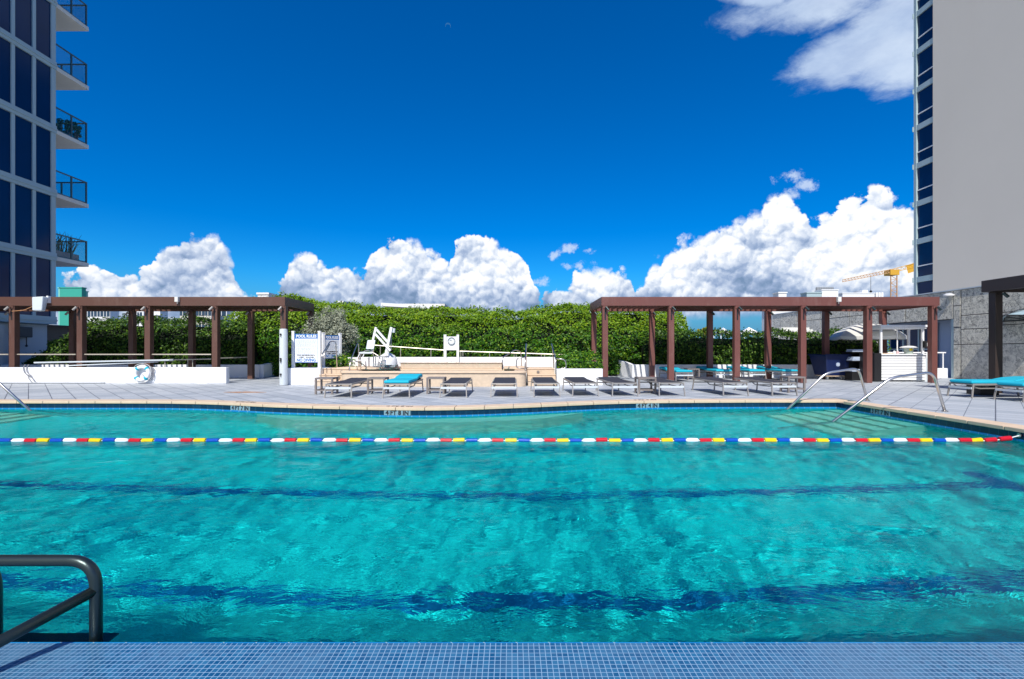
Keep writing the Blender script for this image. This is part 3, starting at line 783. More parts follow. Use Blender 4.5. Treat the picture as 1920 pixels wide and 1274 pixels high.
m_ = MB(); ring(m_, outer, inner, .002, .445); obj('basin_wall', m_, M['spa_stone'], spa)
m_ = MB(); ring(m_, rrect(-5.66, .50, 15.71, 18.24, .28), rrect(-5.24, .09, 16.08, 17.89, .3), .446, .50); obj('rim', m_, M['coping'], spa, bevel=.015)
m_ = MB(); m_.prism(inner, .30, .38); obj('water', m_, M['spa_water'], spa)
m_ = MB(); m_.box(-4.15, -.38, 18.0, 18.42, .502, .70); m_.box(-4.2, -.35, 17.97, 18.45, .70, .725); obj('rear_ledge', m_, M['spa_stone'], spa, bevel=.015)
m_ = MB(); m_.prism([(-6.15, 16.9), (-4.75, 16.9), (-4.25, 17.4), (-4.05, 18.3), (-6.15, 18.3)], .502, .585); obj('platform_coping', m_, M['coping'], spa, bevel=.03)
m_ = MB(); m_.box(-.30, .5, 17.3, 18.3, .503, .60); obj('corner_ledge', m_, M['coping'], spa, bevel=.02)
def stairs(label, x0, x1, lights):
    t_ = thing('spa_steps', label, 'steps', ((x0 + x1) / 2, 16, 0))
    for i, (ya, zt) in enumerate(((15.98, .19), (16.38, .375), (16.78, .56))):
        m_ = MB(); n = 2
        for k in range(n): m_.box(x0 + (x1 - x0) * k / n + .003, x0 + (x1 - x0) * (k + 1) / n - .003, ya + .02, 18.3 if i == 2 else ya + .44, .002 if i == 0 else [0, .19, .375][i] + .001, zt - .035)
        s_ = obj('step', m_, M['spa_stone'], t_); m_ = MB(); m_.box(x0, x1, ya, 18.3 if i == 2 else ya + .42, zt - .034, zt); obj('tread', m_, M['coping'], s_, bevel=.008)
    for (px, py, d) in lights:
        c = W(px, py, d); m_ = MB(); m_.lathe([(.0, 0), (.045, 0), (.05, .006), (.05, .02)], (c[0], d - .012, c[2]), 'Y', 18); m_.lathe([(.0, -.008), (.025, -.006), (.028, .0)], (c[0], d - .012, c[2]), 'Y', 14)
        obj('step_light', m_, M['taupe'], t_, smooth=True)
stairs('stone steps up to the spa at its left end, with round step lights', -6.54, -5.68, [(640, 697.5, 16.78), (635, 708, 16.38)])
stairs('stone steps up to the spa at its right end, beside the white planter wall', .53, 1.48, [(1009, 698, 16.78)])

def loop_rail(label, pts_list, r=.019):
    p0 = pts_list[0][0]; t_ = thing('spa_handrail', label, 'handrail', (p0[0], p0[1], p0[2]))
    for i, pts in enumerate(pts_list):
        m_ = MB(); m_.tube(round_path(pts, .12, 6), r, 10); obj('rail' if i == 0 else 'side_loop', m_, M['steel'] if r < .02 else M['steel'], t_, smooth='all')
    return t_
loop_rail('bent steel handrail at the left spa steps nearest the lift', [[(-5.45, 16.1, .2), (-5.45, 16.3, .80), (-5.5, 17.2, 1.42), (-5.5, 17.35, 1.42), (-5.5, 17.35, .56)], [(-5.45, 16.3, .80), (-5.25, 16.3, .82), (-5.1, 16.5, .72), (-5.1, 16.9, .60)]])
loop_rail('bent steel handrail beside the pool rules sign', [[(-6.35, 16.05, .0), (-6.35, 16.15, 1.05), (-6.35, 16.9, 1.5), (-6.2, 17.0, 1.5), (-6.15, 17.0, .56)], [P(601, 676, 16.4), P(618, 646, 16.9)]])
loop_rail('arched steel grab rail on the spa platform in front of the lift', [[P(676, 694, 17.1), P(676, 662, 17.1), P(690, 656, 17.0), P(710, 668, 16.9), P(713, 674, 16.9), P(713, 694, 16.7)]])
loop_rail('arched steel grab rail on the right spa rim', [[P(942, 694, 16.6), P(942, 671, 16.6), P(966, 656, 17.4), P(977, 660, 17.7), P(978, 691, 17.7)]])
loop_rail('tall steel handrail on the left of the right spa steps', [[(.42, 15.95, .02), (.44, 16.2, .9), (.50, 17.2, 1.42), (.52, 17.3, 1.42), (.50, 17.3, .56)], [(.44, 16.3, .95), (.16, 16.3, .93), (.14, 16.3, .58), (.42, 16.3, .58)]])
loop_rail('tall steel handrail on the right of the right spa steps', [[(1.48, 15.98, .02), (1.46, 16.2, .9), (1.40, 17.2, 1.42), (1.44, 17.3, 1.42), (1.50, 17.3, .56)], [(1.48, 16.3, .90), (1.80, 16.3, .88), (1.84, 16.3, .58), (1.50, 16.3, .55)]])

# pool lift
lf = thing('pool_lift', 'white pool access lift with folded arm and seat on the spa platform', 'pool lift', (-4.4, 17.4, .585))
d = 17.4
m_ = MB(); cx = W(727, 683, d)[0]
m_.lathe([(.34, .62), (.34, .70), (.32, .82), (.25, .95), (.12, 1.03), (.0, 1.05)], (cx, d, 0.05), 'Z', 24); obj('base_cover', m_, M['white_paint'], lf, smooth=True)
m_ = MB(); m_.box(cx - .30, cx + .32, d - .25, d + .25, .586, .67); obj('base_plate', m_, M['grey'], lf)
m_ = MB(); m_.bar(W(723, 668, d - .3), W(734, 614, d - .3), .085); m_.bar(W(727, 668, d - .3), W(729, 640, d - .3), .05); obj('mast', m_, M['white_paint'], lf)
m_ = MB(); m_.bar(W(737, 616, d - .22), W(736, 624, d - .22), .16, .12); obj('control_box', m_, M['lightgrey'], lf, bevel=.01)
m_ = MB(); m_.bar(W(734, 622, d - .2), W(733, 656, d - .2), .03); obj('actuator', m_, M['grey'], lf)
m_ = MB(); m_.bar(W(704, 616, d - .32), W(726, 641, d - .32), .07); m_.bar(W(704, 627, d - .36), W(732, 658, d - .36), .07); obj('arm', m_, M['white_paint'], lf)
m_ = MB(); m_.bar(W(705, 614, d - .34), W(699, 640, d - .34), .07); m_.bar(W(699, 640, d - .34), W(697, 664, d - .36), .05); obj('seat_hanger', m_, M['white_paint'], lf)
m_ = MB(); m_.hull([W(689, 638, d - .45), W(704, 638, d - .45), W(704, 638, d - .40), W(689, 638, d - .40)], [W(686, 655, d - .55), W(701, 655, d - .55), W(701, 655, d - .50), W(686, 655, d - .50)]); obj('backrest', m_, M['lightgrey'], lf, bevel=.02)
m_ = MB(); m_.hull([W(673, 661, d - .75), W(698, 661, d - .75), W(698, 660, d - .35), W(675, 660, d - .35)], [W(673, 664, d - .75), W(698, 664, d - .75), W(698, 663, d - .35), W(675, 663, d - .35)]); obj('seat', m_, M['lightgrey'], lf, bevel=.015)
m_ = MB(); m_.tube(round_path([W(675, 663, d - .7), W(668, 676, d - .8), W(682, 676, d - .8)], .04), .016, 8); m_.tube(round_path([W(683, 663, d - .7), W(678, 675, d - .8)], .04), .016, 8); obj('footrest', m_, M['white_paint'], lf)
t_ = thing('lift_guard_frame', 'small grey tube frame standing beside the pool lift base', 'frame', W(710, 686, 16.95))
m_ = MB(); 
for q in (700, 704, 717, 720): m_.tube([W(q, 669, 16.95), W(q, 689, 16.95)], .016, 8)
m_.tube([W(699, 669, 16.95), W(721, 669, 16.95)], .016, 8); m_.tube([W(699, 687, 16.95), W(721, 687, 16.95)], .02, 8); m_.tube([W(699, 683, 16.95), W(721, 683, 16.95)], .012, 8)
obj('frame', m_, M['grey'], t_)
# two white boards leaning beside the lift
for (a, b, lab) in ((652, 672, 'white storage box at the left of the spa platform'), (678, 690, 'small white box below the lift seat')):
    c0 = W(a, 672, 17.9); c1 = W(b, 687, 17.9); m_ = MB(); m_.box(c0[0], c1[0], 17.9, 18.15, .586, c0[2]); t_ = thing('storage_box', lab, 'box', (c0[0], 17.9, .585)); obj('body', m_, M['white_paint'], t_, bevel=.02)
    m_ = MB(); m_.box(c0[0] - .01, c1[0] + .01, 17.89, 18.16, c0[2] + .001, c0[2] + .03); obj('lid', m_, M['white_paint'], t_, bevel=.01)

# clock stand
ck = thing('clock_stand', 'white board on two posts with a round clock, behind the spa', 'clock', W(846, 682, 18.47))
d = 18.46
for a, b in ((832.5, 837.5), (856.5, 861)):
    p0, p1 = W(a, 628, d), W(b, 683, d); m_ = MB(); m_.box(p0[0], p1[0], d - .10, d, .726, p0[2]); obj('post', m_, M['white_paint'], ck, bevel=.004)
p0, p1 = W(837.6, 631.5, d), W(856.4, 657, d); m_ = MB(); m_.box(p0[0], p1[0], d - .07, d - .03, p1[2], p0[2]); obj('board', m_, M['white_paint'], ck)
p0, p1 = W(837.6, 671, d), W(856.4, 682, d); m_ = MB(); m_.box(p0[0], p1[0], d - .07, d - .03, p1[2], p0[2]); obj('lower_board', m_, M['white_paint'], ck)
cc_ = W(846.5, 640, d - .075); m_ = MB(); m_.lathe([(.115, .0), (.118, -.03), (.145, -.03), (.148, 0)], (cc_[0], cc_[1], cc_[2]), 'Y', 28); rim = obj('clock_rim', m_, M['grey'], ck, smooth=True)
m_ = MB(); m_.lathe([(.0, -.012), (.117, -.012), (.117, -.002), (0, -.002)], (cc_[0], cc_[1], cc_[2]), 'Y', 28); dial = obj('dial', m_, M['signwhite'], ck)
m_ = MB()
for k in range(12):
    a = k * math.pi / 6; u = Vector((math.sin(a), 0, math.cos(a))); c_ = Vector(cc_) + Vector((0, -.0145, 0)); m_.bar(c_ + u * .085, c_ + u * .108, .010, .003, up=(0, 1, 0))
obj('hour_marks', m_, M['ink'], dial)
m_ = MB(); c_ = Vector(cc_) + Vector((0, -.0175, 0)); m_.bar(c_, c_ + Vector((-.085, 0, .05)), .012, .003, up=(0, 1, 0)); m_.bar(c_, c_ + Vector((-.02, 0, .06)), .014, .003, up=(0, 1, 0)); obj('hands', m_, M['ink'], dial)
m_ = MB()
for (a, b) in ((838.5, 675), (855.5, 675), (838.5, 679), (855.5, 679), (847, 677.5)):
    c_ = W(a, b, d - .075); m_.lathe([(.0, -.004), (.018, -.004), (.018, .003)], c_, 'Y', 8)
obj('bolts', m_, M['grey'], ck)

# pool rules signs
def rules_sign(label, loc, rz, w=.80, h=1.00, z0=.18, posts=True, pw=.09, topz=1.25):
    t_ = thing('pool_rules_sign', label, 'sign', loc, rz)
    def ob(n, mb, m, p=None, **k): return obj(n, mb, m, p or t_, local=True, **k)
    for s_ in ((-1, 1) if posts else (-1,)):
        m_ = MB(); m_.box(s_ * (w / 2 + pw / 2 + .01) - pw / 2, s_ * (w / 2 + pw / 2 + .01) + pw / 2, -.045, .045, 0, topz); p = ob('post', m_, M['white_paint'], bevel=.004)
        m_ = MB(); m_.box(s_ * (w / 2 + pw / 2 + .01) - pw / 2 - .008, s_ * (w / 2 + pw / 2 + .01) + pw / 2 + .008, -.053, .053, topz + .001, topz + .03); ob('post_cap', m_, M['white_paint'], p, bevel=.004)
    m_ = MB(); m_.box(-w / 2 - .008, w / 2 + .008, -.012, .012, z0, z0 + h); b = ob('board', m_, M['inkblue'], bevel=.004)
    m_ = MB(); m_.box(-w / 2 + .012, w / 2 - .012, -.016, -.0125, z0 + .02, z0 + h - .165); face = ob('sign_face', m_, M['signwhite'], b)
    def txt(s2, size, zc, m, bold, width): 
        o = text_obj('lettering', s2, size, m, None, (0, -.0185, zc), (1, 0, 0), (0, 0, 1), bold, width=width); o.parent = b; return o
    txt('POOL RULES', .135, z0 + h - .085, M['signwhite'], .005, w * .88)
    txt('NO DIVING', .145, z0 + .085, M['inkblue'], .005, w * .82)
    txt('POOL MAXIMUM DEPTH', .06, z0 + .255, M['ink'], .002, w * .78)
    txt('5 FEET   8 INCHES', .058, z0 + .185, M['ink'], .002, w * .66)
    m_ = MB(); rr = random.Random(3); zz = z0 + h - .21
    for row in range(13):
        if row in (4, 7, 9): zz -= .010
        q = -w / 2 + .05; end = w / 2 - (.05 if row not in (4, 8, 12) else .22)
        while q < end:
            l = rr.uniform(.02, .075); m_.box(q, min(q + l, end), -.0178, -.0165, zz - .006, zz + .006); q += l + .014
        zz -= .0385
    ob('small_print', m_, M['inkgrey'], b)
    return t_
rules_sign('pool rules sign facing the pool on the white block wall', (W(574.5, 0, 16.8)[0], 16.8, .575), 0)
s2 = rules_sign('second pool rules sign, turned almost edge-on beside the silver bush', (W(622, 0, 17.9)[0], 17.9, .56), R(58), w=.62, h=.86, z0=.32, topz=1.24)

# grey column
t_ = thing('shower_post', 'round pale grey post standing by the left pergola corner', 'post', (W(531.5, 0, 16.35)[0], 16.35, 0))
cx = W(531.5, 0, 16.35)[0]
m_ = MB(); m_.lathe([(.128, .002), (.128, 1.86), (.115, 1.90), (.07, 1.915)], (cx, 16.35, 0), 'Z', 28); obj('column', m_, M['lightgrey'], t_, smooth=True)
m_ = MB(); m_.lathe([(.15, .0015), (.15, .02)], (cx, 16.35, 0), 'Z', 28); obj('base_ring', m_, M['grey'], t_, smooth=True)
for pz in (1.72, .9, .84, .38):
    m_ = MB(); m_.lathe([(0, -.03), (.03, -.03), (.03, .0)], (cx - .03, 16.225, pz), 'Y', 10); m_.bar((cx - .03, 16.2, pz - .02), (cx - .02, 16.2, pz - .09), .018); obj('nozzle', m_, M['black'], t_)

# ------------------------------------------------------------------ loungers, cushions and side tables
def make_lounger(name='sun_lounger'):
    t_ = thing(name, 'x', 'sun lounger', (0, 0, 0), group='metal framed sun loungers on the deck')
    f = M['frame']
    m_ = MB()
    for s_ in (-1, 1): m_.bar((s_ * .305, .06, .335), (s_ * .305, 1.93, .345), .028, .045)
    m_.bar((-.305, .06, .335), (.305, .06, .335), .04, .03); m_.bar((-.305, 1.92, .345), (.305, 1.92, .345), .04, .03); obj('frame', m_, f, t_, bevel=.004)
    m_ = MB(); m_.bar((-.315, .015, .245), (.315, .015, .245), .022, .05); obj('front_crossbar', m_, M['lightgrey'], t_)
    m_ = MB(); m_.bar((-.31, 1.80, .245), (.31, 1.80, .245), .022, .03); obj('rear_crossbar', m_, f, t_)
    for s_ in (-1, 1):
        m_ = MB(); m_.bar((s_ * .335, .0, .002), (s_ * .318, .05, .35), .026, .034, up=(0, 1, 0)); obj('leg', m_, f, t_)
        m_ = MB(); m_.bar((s_ * .335, 1.86, .002), (s_ * .318, 1.78, .35), .026, .034, up=(0, 1, 0)); obj('leg', m_, f, t_)
        m_ = MB(); m_.tube(round_path([(s_ * .27, .08, .33), (s_ * .26, .2, .235), (s_ * .26, .95, .235), (s_ * .27, 1.12, .33)], .08, 5), .014, 8); obj('underframe', m_, f, t_)
    m_ = MB(); m_.bar((-.26, .3, .235), (.26, .3, .235), .02); m_.bar((-.26, .85, .235), (.26, .85, .235), .02); m_.bar((-.27, 1.2, .30), (.27, 1.2, .30), .024); obj('cross_struts', m_, f, t_)
    n = 14; m_ = MB(); w = .292
    def z_s(y): return .352 - .018 * math.sin(math.pi * (y - .05) / 1.15) if y < 1.2 else .352 + .045 * math.sin(math.pi * (y - 1.2) / 1.45)
    def slab(ya, yb_):
        q = [ya + (yb_ - ya) * i / n for i in range(n + 1)]
        k = len(m_.v)
        for yv in q: m_.v.extend([(-w, yv, z_s(yv)), (w, yv, z_s(yv)), (w, yv, z_s(yv) - .012), (-w, yv, z_s(yv) - .012)])
        for i in range(n):
            for j in range(4): a = k + 4 * i + j; b = k + 4 * i + (j + 1) % 4; m_.f.append((a, b, b + 4, a + 4))
        m_.f.append((k + 3, k + 2, k + 1, k)); e = k + 4 * n; m_.f.append((e, e + 1, e + 2, e + 3))
    slab(.05, 1.185); slab(1.215, 1.93); obj('sling', m_, M['sling'], t_)
    return t_
def make_cushion():
    t_ = thing('lounger_cushion', 'x', 'cushion', (0, 0, 0), group='teal cushions on the loungers')
    w = .31; prof = [(.03, .358, .435), (.5, .358, .44), (1.08, .358, .44), (1.16, .362, .445)]
    m_ = MB(); q = [(.02, .37, .42), (.05, .36, .435), (.55, .358, .437), (1.10, .358, .437)]
    k = len(m_.v)
    for (yv, a, b) in q: m_.v.extend([(-w, yv, a), (w, yv, a), (w, yv, b), (-w, yv, b)])
    for i in range(len(q) - 1):
        for j in range(4): a = 4 * i + j; b = 4 * i + (j + 1) % 4; m_.f.append((a, b, b + 4, a + 4))
    m_.f.append((3, 2, 1, 0)); e = 4 * (len(q) - 1); m_.f.append((e, e + 1, e + 2, e + 3))
    obj('seat_pad', m_, M['teal'], t_, bevel=.022, smooth=False)
    m_ = MB(); q = [(1.105, .37, .438), (1.35, .40, .485), (1.70, .42, .515), (1.84, .415, .515), (1.92, .41, .49)]
    for (yv, a, b) in q: m_.v.extend([(-w, yv, a), (w, yv, a), (w, yv, b), (-w, yv, b)])
    for i in range(len(q) - 1):
        for j in range(4): a = 4 * i + j; b = 4 * i + (j + 1) % 4; m_.f.append((a, b, b + 4, a + 4))
    m_.f.append((3, 2, 1, 0)); e = 4 * (len(q) - 1); m_.f.append((e, e + 1, e + 2, e + 3))
    obj('back_pad', m_, M['teal'], t_, bevel=.022)
    return t_
def make_table():
    t_ = thing('side_table', 'x', 'side table', (0, 0, 0), group='low side tables between the loungers'); m = M['taupe']
    w, d = .245, .22
    m_ = MB(); m_.box(-w, w, -d, d, .405, .45); obj('table_top', m_, m, t_, bevel=.003)
    for sx in (-1, 1):
        for sy in (-1, 1): m_ = MB(); m_.box(sx * (w - .025) - .024, sx * (w - .025) + .024, sy * (d - .025) - .024, sy * (d - .025) + .024, .002, .404); obj('leg', m_, m, t_)
    m_ = MB()
    for s_ in (-1, 1): m_.box(-w + .05, w - .05, s_ * (d - .025) - .015, s_ * (d - .025) + .015, .09, .13); m_.box(s_ * (w - .025) - .015, s_ * (w - .025) + .015, -d + .05, d - .05, .09, .13)
    obj('stretcher', m_, m, t_)
    return t_
LG, CU, TB = make_lounger(), make_cushion(), make_table()
used = {'l': 0, 'c': 0, 't': 0}
def place(k, proto, x_, y_, rz, label):
    o = proto if used[k] == 0 else copy_tree(proto); used[k] = 1
    o.location = (x_, y_, 0); o.rotation_euler = (0, 0, rz); o['label'] = label; return o
gl = [(633.5, 12.03, 0, 'dark sling lounger, first at the left end of the poolside row'),
      (742.5, 12.03, 0, 'poolside lounger carrying the only teal cushion of its row'),
      (849.7, 12.10, 0, 'dark sling lounger just right of the table in front of the clock'),
      (945, 12.2, 0, 'dark sling lounger standing alone in front of the right spa end'),
      (1025.5, 12.3, 0, 'dark sling lounger in front of the right spa steps'),
      (1098, 12.42, .03, 'dark sling lounger in front of the white planter wall'),
      (1172.5, 12.40, .05, 'grey sling lounger left of the table by the first red pergola post'),
      (1260.3, 12.46, .03, 'grey sling lounger right of the table by the first red pergola post'),
      (1380, 12.55, .06, 'grey sling lounger in front of the third red pergola post'),
      (1471.7, 12.55, .06, 'grey sling lounger at the right end of the poolside row')]
for px, d, rz, lab in gl: place('l', LG, (px - 960) * d / 907, d, rz, lab)
place('c', CU, (742.5 - 960) * 12.03 / 907, 12.03, 0, 'bright teal cushion on the second lounger of the poolside row')
for px, d, lab in ((1284, 18.15, 'first from the left'), (1358.6, 18.75, 'second from the left'), (1421, 18.75, 'third from the left'), (1482.6, 18.75, 'fourth from the left')):
    x_ = (px - 960) * d / 907
    place('l', LG, x_, d, 0.04, 'cushioned lounger under the red pergola, ' + lab); place('c', CU, x_, d, 0.04, 'teal cushion on the lounger under the red pergola, ' + lab)
for (x_, y_, lab) in ((11.38, 12.3, 'farther'), (11.66, 11.36, 'nearer')):
    place('l', LG, x_, y_, R(-90), 'cushioned lounger at the right picture edge, the %s of two side by side' % lab); place('c', CU, x_, y_, R(-90), 'teal cushion on the %s lounger at the right picture edge' % lab)
for px, d, lab in ((612.5, 13.2, 'side table left of the first poolside lounger, by the spa steps'), (709, 13.2, 'side table between the first and the teal lounger'), (818.5, 13.3, 'side table between the teal lounger and the third lounger'),
                   (1210, 13.3, 'side table by the first red pergola post, between two grey loungers'), (1486, 13.7, 'side table at the right end of the poolside row'), (1297, 19.6, 'side table among the cushioned loungers under the red pergola')):
    place('t', TB, (px - 960) * d / 907, d, 0, lab)
t_ = thing('planter_box', 'dark square box on the deck beneath the teal lounger at right', 'box', (12.55, 12.9, 0)); m_ = MB(); m_.box(12.35, 12.85, 12.75, 13.15, .002, .26); obj('body', m_, M['black'], t_, bevel=.01)
m_ = MB(); m_.box(12.33, 12.87, 12.73, 13.17, .261, .285); obj('rim', m_, M['black'], t_)

# ------------------------------------------------------------------ life ring, poles, cords on the white wall
t_ = thing('life_ring', 'white life ring with teal bands leaning on the long white wall', 'life ring', W(265.5, 718, 17.12))
c = Vector(W(265.5, 700.5, 17.10)); tilt = Matrix.Rotation(R(-8), 3, 'X')
def ringpt(a, b, Rr=.235, r=.068): return c + tilt @ Vector(((Rr + r * math.cos(b)) * math.cos(a), r * math.sin(b), (Rr + r * math.cos(b)) * math.sin(a)))
def torus(a0, a1, na, r, Rr=.235, closed=False):
    m_ = MB(); nb = 12
    for i in range(na + (0 if closed else 1)):
        a = a0 + (a1 - a0) * i / na
        for j in range(nb): m_.v.append(tuple(ringpt(a, 2 * math.pi * j / nb, Rr, r)))
    for i in range(na):
        for j in range(nb):
            p = i * nb + j; q = i * nb + (j + 1) % nb; i2 = ((i + 1) % na if closed else i + 1); m_.f.append((p, q, i2 * nb + (j + 1) % nb, i2 * nb + j))
    return m_
obj('ring_body', torus(0, 2 * math.pi, 40, .066, closed=True), M['white_paint'], t_, smooth='all')
for a in (45, 135, 225, 315): obj('band', torus(R(a - 9), R(a + 9), 5, .070), M['teal'], t_, smooth='all')
m_ = MB(); rp = []
for i in range(41):
    a = 2 * math.pi * i / 40; rr_ = .33 + .03 * abs(math.sin(2 * a)); rp.append(c + tilt @ Vector((rr_ * math.cos(a), -.02, rr_ * math.sin(a))))
m_.tube(rp, .007, 6); obj('grab_rope', m_, M['white_paint'], t_)
t_ = thing('rope_coil', 'loose grey rope hanging over the wall beside the life ring', 'rope', W(282, 700, 17.15)); m_ = MB()
for k in range(4):
    a = [W(270 + 3 * k, 686, 17.19), W(282 + k * 3, 693, 17.17), W(290 - k * 2, 704 - k, 17.15), W(282 - k * 3, 716 - 2 * k, 17.14), W(272 - k * 2, 708 - 2 * k, 17.16)]
    m_.tube(round_path(a, .25, 6), .011, 6)
m_.tube(round_path([W(262, 690, 17.19), W(266, 680, 17.2), W(272, 686, 17.2)], .1), .014, 6)
obj('rope', m_, M['rope'], t_)
t_ = thing('hanging_cable', 'grey looped cable hanging over the white wall at far left', 'cable', W(52, 700, 17.15)); m_ = MB()
m_.tube(round_path([W(47, 684, 17.3), W(43, 690, 17.18), W(46, 701, 17.17), W(58, 706, 17.17), W(65, 716, 17.15)], .2), .014, 6)
m_.tube(round_path([W(54, 684, 17.3), W(49, 690, 17.18), W(50, 698, 17.17), W(58, 705, 17.17)], .2), .014, 6)
m_.tube(round_path([W(52, 703, 17.18), W(53, 710, 17.17), W(59, 717, 17.14)], .2), .010, 6)
obj('cable', m_, M['rope'], t_)
def pole(label, a, b, r=.016, m='lightgrey'):
    t_ = thing('pool_pole', label, 'pole', a); m_ = MB(); m_.tube([a, b], r, 8); obj('shaft', m_, M[m], t_, smooth=True)
    m_ = MB(); v = (Vector(b) - Vector(a)).normalized(); m_.tube([Vector(b) - v * .02, Vector(b) + v * .12], r * 1.35, 8); obj('tip', m_, M['grey'], t_)
pole('long pale pool pole resting along the top of the white wall', W(64, 680.5, 17.3), W(319, 675.5, 17.3), .028)
pole('thinner pool pole lying lower behind the life ring', W(128, 686, 17.35), W(290, 679, 17.35), .020)
pole('grey pole lying on the deck at the foot of the white wall', (W(-20, 0, 17.15)[0], 17.15, .02), (W(190, 0, 17.15)[0], 17.15, .02), .022, 'grey')
t_ = thing('drain_cover', 'flat rusty cover plate on the deck before the left white wall', 'cover', (W(450, 0, 13.65)[0], 13.65, 0)); m_ = MB(); m_.prism([(W(q, 0, 13.65)[0], 13.65 + dy) for q, dy in ((420, -.02), (448, -.16), (490, -.10), (500, -.02), (470, .10), (452, .16), (440, .08))], .004, .009); obj('plate', m_, M['rust'], t_)
m_ = MB(); m_.lathe([(.03, .0095), (.03, .016)], (W(455, 0, 13.65)[0], 13.62, 0), 'Z', 12); obj('bolt', m_, M['grey'], t_)

# ------------------------------------------------------------------ kiosk, umbrella, carts
D0 = 18.3; kx0, kx1 = W(1651, 0, D0)[0], W(1736, 0, D0)[0]
k = thing('bar_kiosk', 'white slatted bar kiosk with a flat canopy under the red pergola', 'kiosk', ((kx0 + kx1) / 2, D0, 0))
m_ = MB(); m_.box(kx0 + .02, kx1 - .02, D0 + .03, D0 + .78, .05, 1.0); obj('counter_body', m_, M['grey'], k)
m_ = MB()
for i in range(9): z0 = .06 + i * .104; m_.box(kx0, kx1, D0, D0 + .028, z0, z0 + .089)
obj('siding', m_, M['white_paint'], k, bevel=.004)
m_ = MB(); m_.box(kx0 - .03, kx1 + .03, D0 - .05, D0 + .82, 1.002, 1.045); obj('counter_top', m_, M['white_paint'], k, bevel=.006)
for (a, b) in ((kx0 + .03, D0 + .03), (kx1 - .10, D0 + .03), (kx0 + .03, D0 + .68), (kx1 - .10, D0 + .68)):
    m_ = MB(); m_.box(a, a + .07, b, b + .07, 1.046, 2.0); obj('canopy_post', m_, M['white_paint'], k)
m_ = MB(); m_.box(kx0 + .05 + .82, kx0 + .05 + .85, D0 + .3, D0 + .33, 1.046, 2.0); obj('centre_pole', m_, M['white_paint'], k)
m_ = MB(); m_.box(kx0 - .02, kx1 + .0, D0 - .04, D0 + .80, 2.001, 2.06); m_.box(kx0 - .05, kx1 + .05, D0 - .08, D0 + .85, 2.061, 2.145); obj('canopy', m_, M['white_paint'], k, bevel=.006)
m_ = MB(); m_.box(kx0 - .30, kx0 - .035, D0 - .1, D0 + .7, .002, 1.08); obj('side_cabinet', m_, M['black'], k)
m_ = MB(); m_.box(kx1 + .05, kx1 + .20, D0 + .1, D0 + .3, .002, .88); obj('side_post', m_, M['lightgrey'], k)
t_ = thing('wall_clock_box', 'small dark box with a lit face on the kiosk canopy post', 'device', (kx1 - .02, D0, 1.35)); m_ = MB(); m_.box(kx1 - .10, kx1 + .13, D0 - .08, D0 + .025, 1.28, 1.54); obj('case', m_, M['black'], t_, bevel=.01)
m_ = MB(); m_.box(kx1 - .02, kx1 + .08, D0 - .086, D0 - .081, 1.34, 1.47); obj('face', m_, M['canvas'], t_)
t_ = thing('drink_dispenser', 'pale tub with a yellow sticker under a white lid on the kiosk counter', 'dispenser', (kx0 + 1.02, D0 + .2, 1.046))
bx0 = W(1712, 0, D0)[0]
m_ = MB(); m_.lathe([(.13, 1.047), (.16, 1.27)], (bx0, D0 + .2, 0), 'Z', 18); obj('tub', m_, mat('pale_tub', (.35, .42, .38), .3), t_, smooth=True)
m_ = MB(); m_.lathe([(.27, 1.271), (.29, 1.30), (.16, 1.345), (.02, 1.36)], (bx0, D0 + .2, 0), 'Z', 22); obj('lid', m_, M['white_paint'], t_, smooth=True)
m_ = MB(); m_.box(bx0 - .09, bx0 + .01, D0 + .03, D0 + .05, 1.17, 1.25); obj('sticker', m_, M['f_yellow'], t_)
for q, lab in ((1683, 'white jar on the kiosk counter, the left one'), (1689, 'pinkish jar on the kiosk counter, the right one')):
    xq = W(q, 0, D0)[0]; t_ = thing('jar', lab, 'jar', (xq, D0 + .15, 1.046)); m_ = MB(); m_.lathe([(.05, 1.047), (.055, 1.12), (.03, 1.15)], (xq, D0 + .15, 0), 'Z', 14); obj('body', m_, M['signwhite'] if q < 1686 else mat('pink_jar', (.6, .42, .42), .4), t_, smooth=True)
    m_ = MB(); m_.lathe([(.03, 1.151), (.03, 1.175)], (xq, D0 + .15, 0), 'Z', 14); obj('lid', m_, M['lightgrey'], t_)
xq = W(1669, 0, D0)[0]; t_ = thing('tray', 'flat wooden tray on the left of the kiosk counter', 'tray', (xq, D0 + .15, 1.046)); m_ = MB(); m_.box(xq - .12, xq + .14, D0 + .02, D0 + .28, 1.047, 1.06); obj('base', m_, M['coping'], t_)
m_ = MB(); m_.box(xq - .13, xq + .15, D0 + .005, D0 + .019, 1.047, 1.078); m_.box(xq - .13, xq + .15, D0 + .281, D0 + .295, 1.047, 1.078); obj('edge', m_, M['coping'], t_)

# parasol
um = thing('parasol', 'cream canvas parasol opened behind the kiosk and red post', 'parasol', (14.75, 20.1, 0))
n = 8; Rr = 1.28; cz = 2.32; cp = Vector((14.75, 20.1, 0)); m_ = MB(); rings = [(.02, cz), (.4, cz - .06), (.8, cz - .20), (1.1, cz - .38), (Rr, cz - .55), (Rr + .01, cz - .68)]
N = 32
for r_, z_ in rings:
    for i in range(N):
        a = 2 * math.pi * i / N; sc = 1 - .05 * abs(math.sin(4 * a)) * (r_ / Rr); m_.v.append((cp.x + r_ * sc * math.cos(a + .2), cp.y + r_ * sc * math.sin(a + .2), z_ - .03 * abs(math.sin(4 * a)) * (r_ / Rr)))
for i in range(len(rings) - 1):
    for j in range(N): a = i * N + j; b = i * N + (j + 1) % N; m_.f.append((a, b, b + N, a + N))
cano = obj('canopy', m_, M['canvas'], um); so = cano.modifiers.new('th', 'SOLIDIFY'); so.thickness = .006
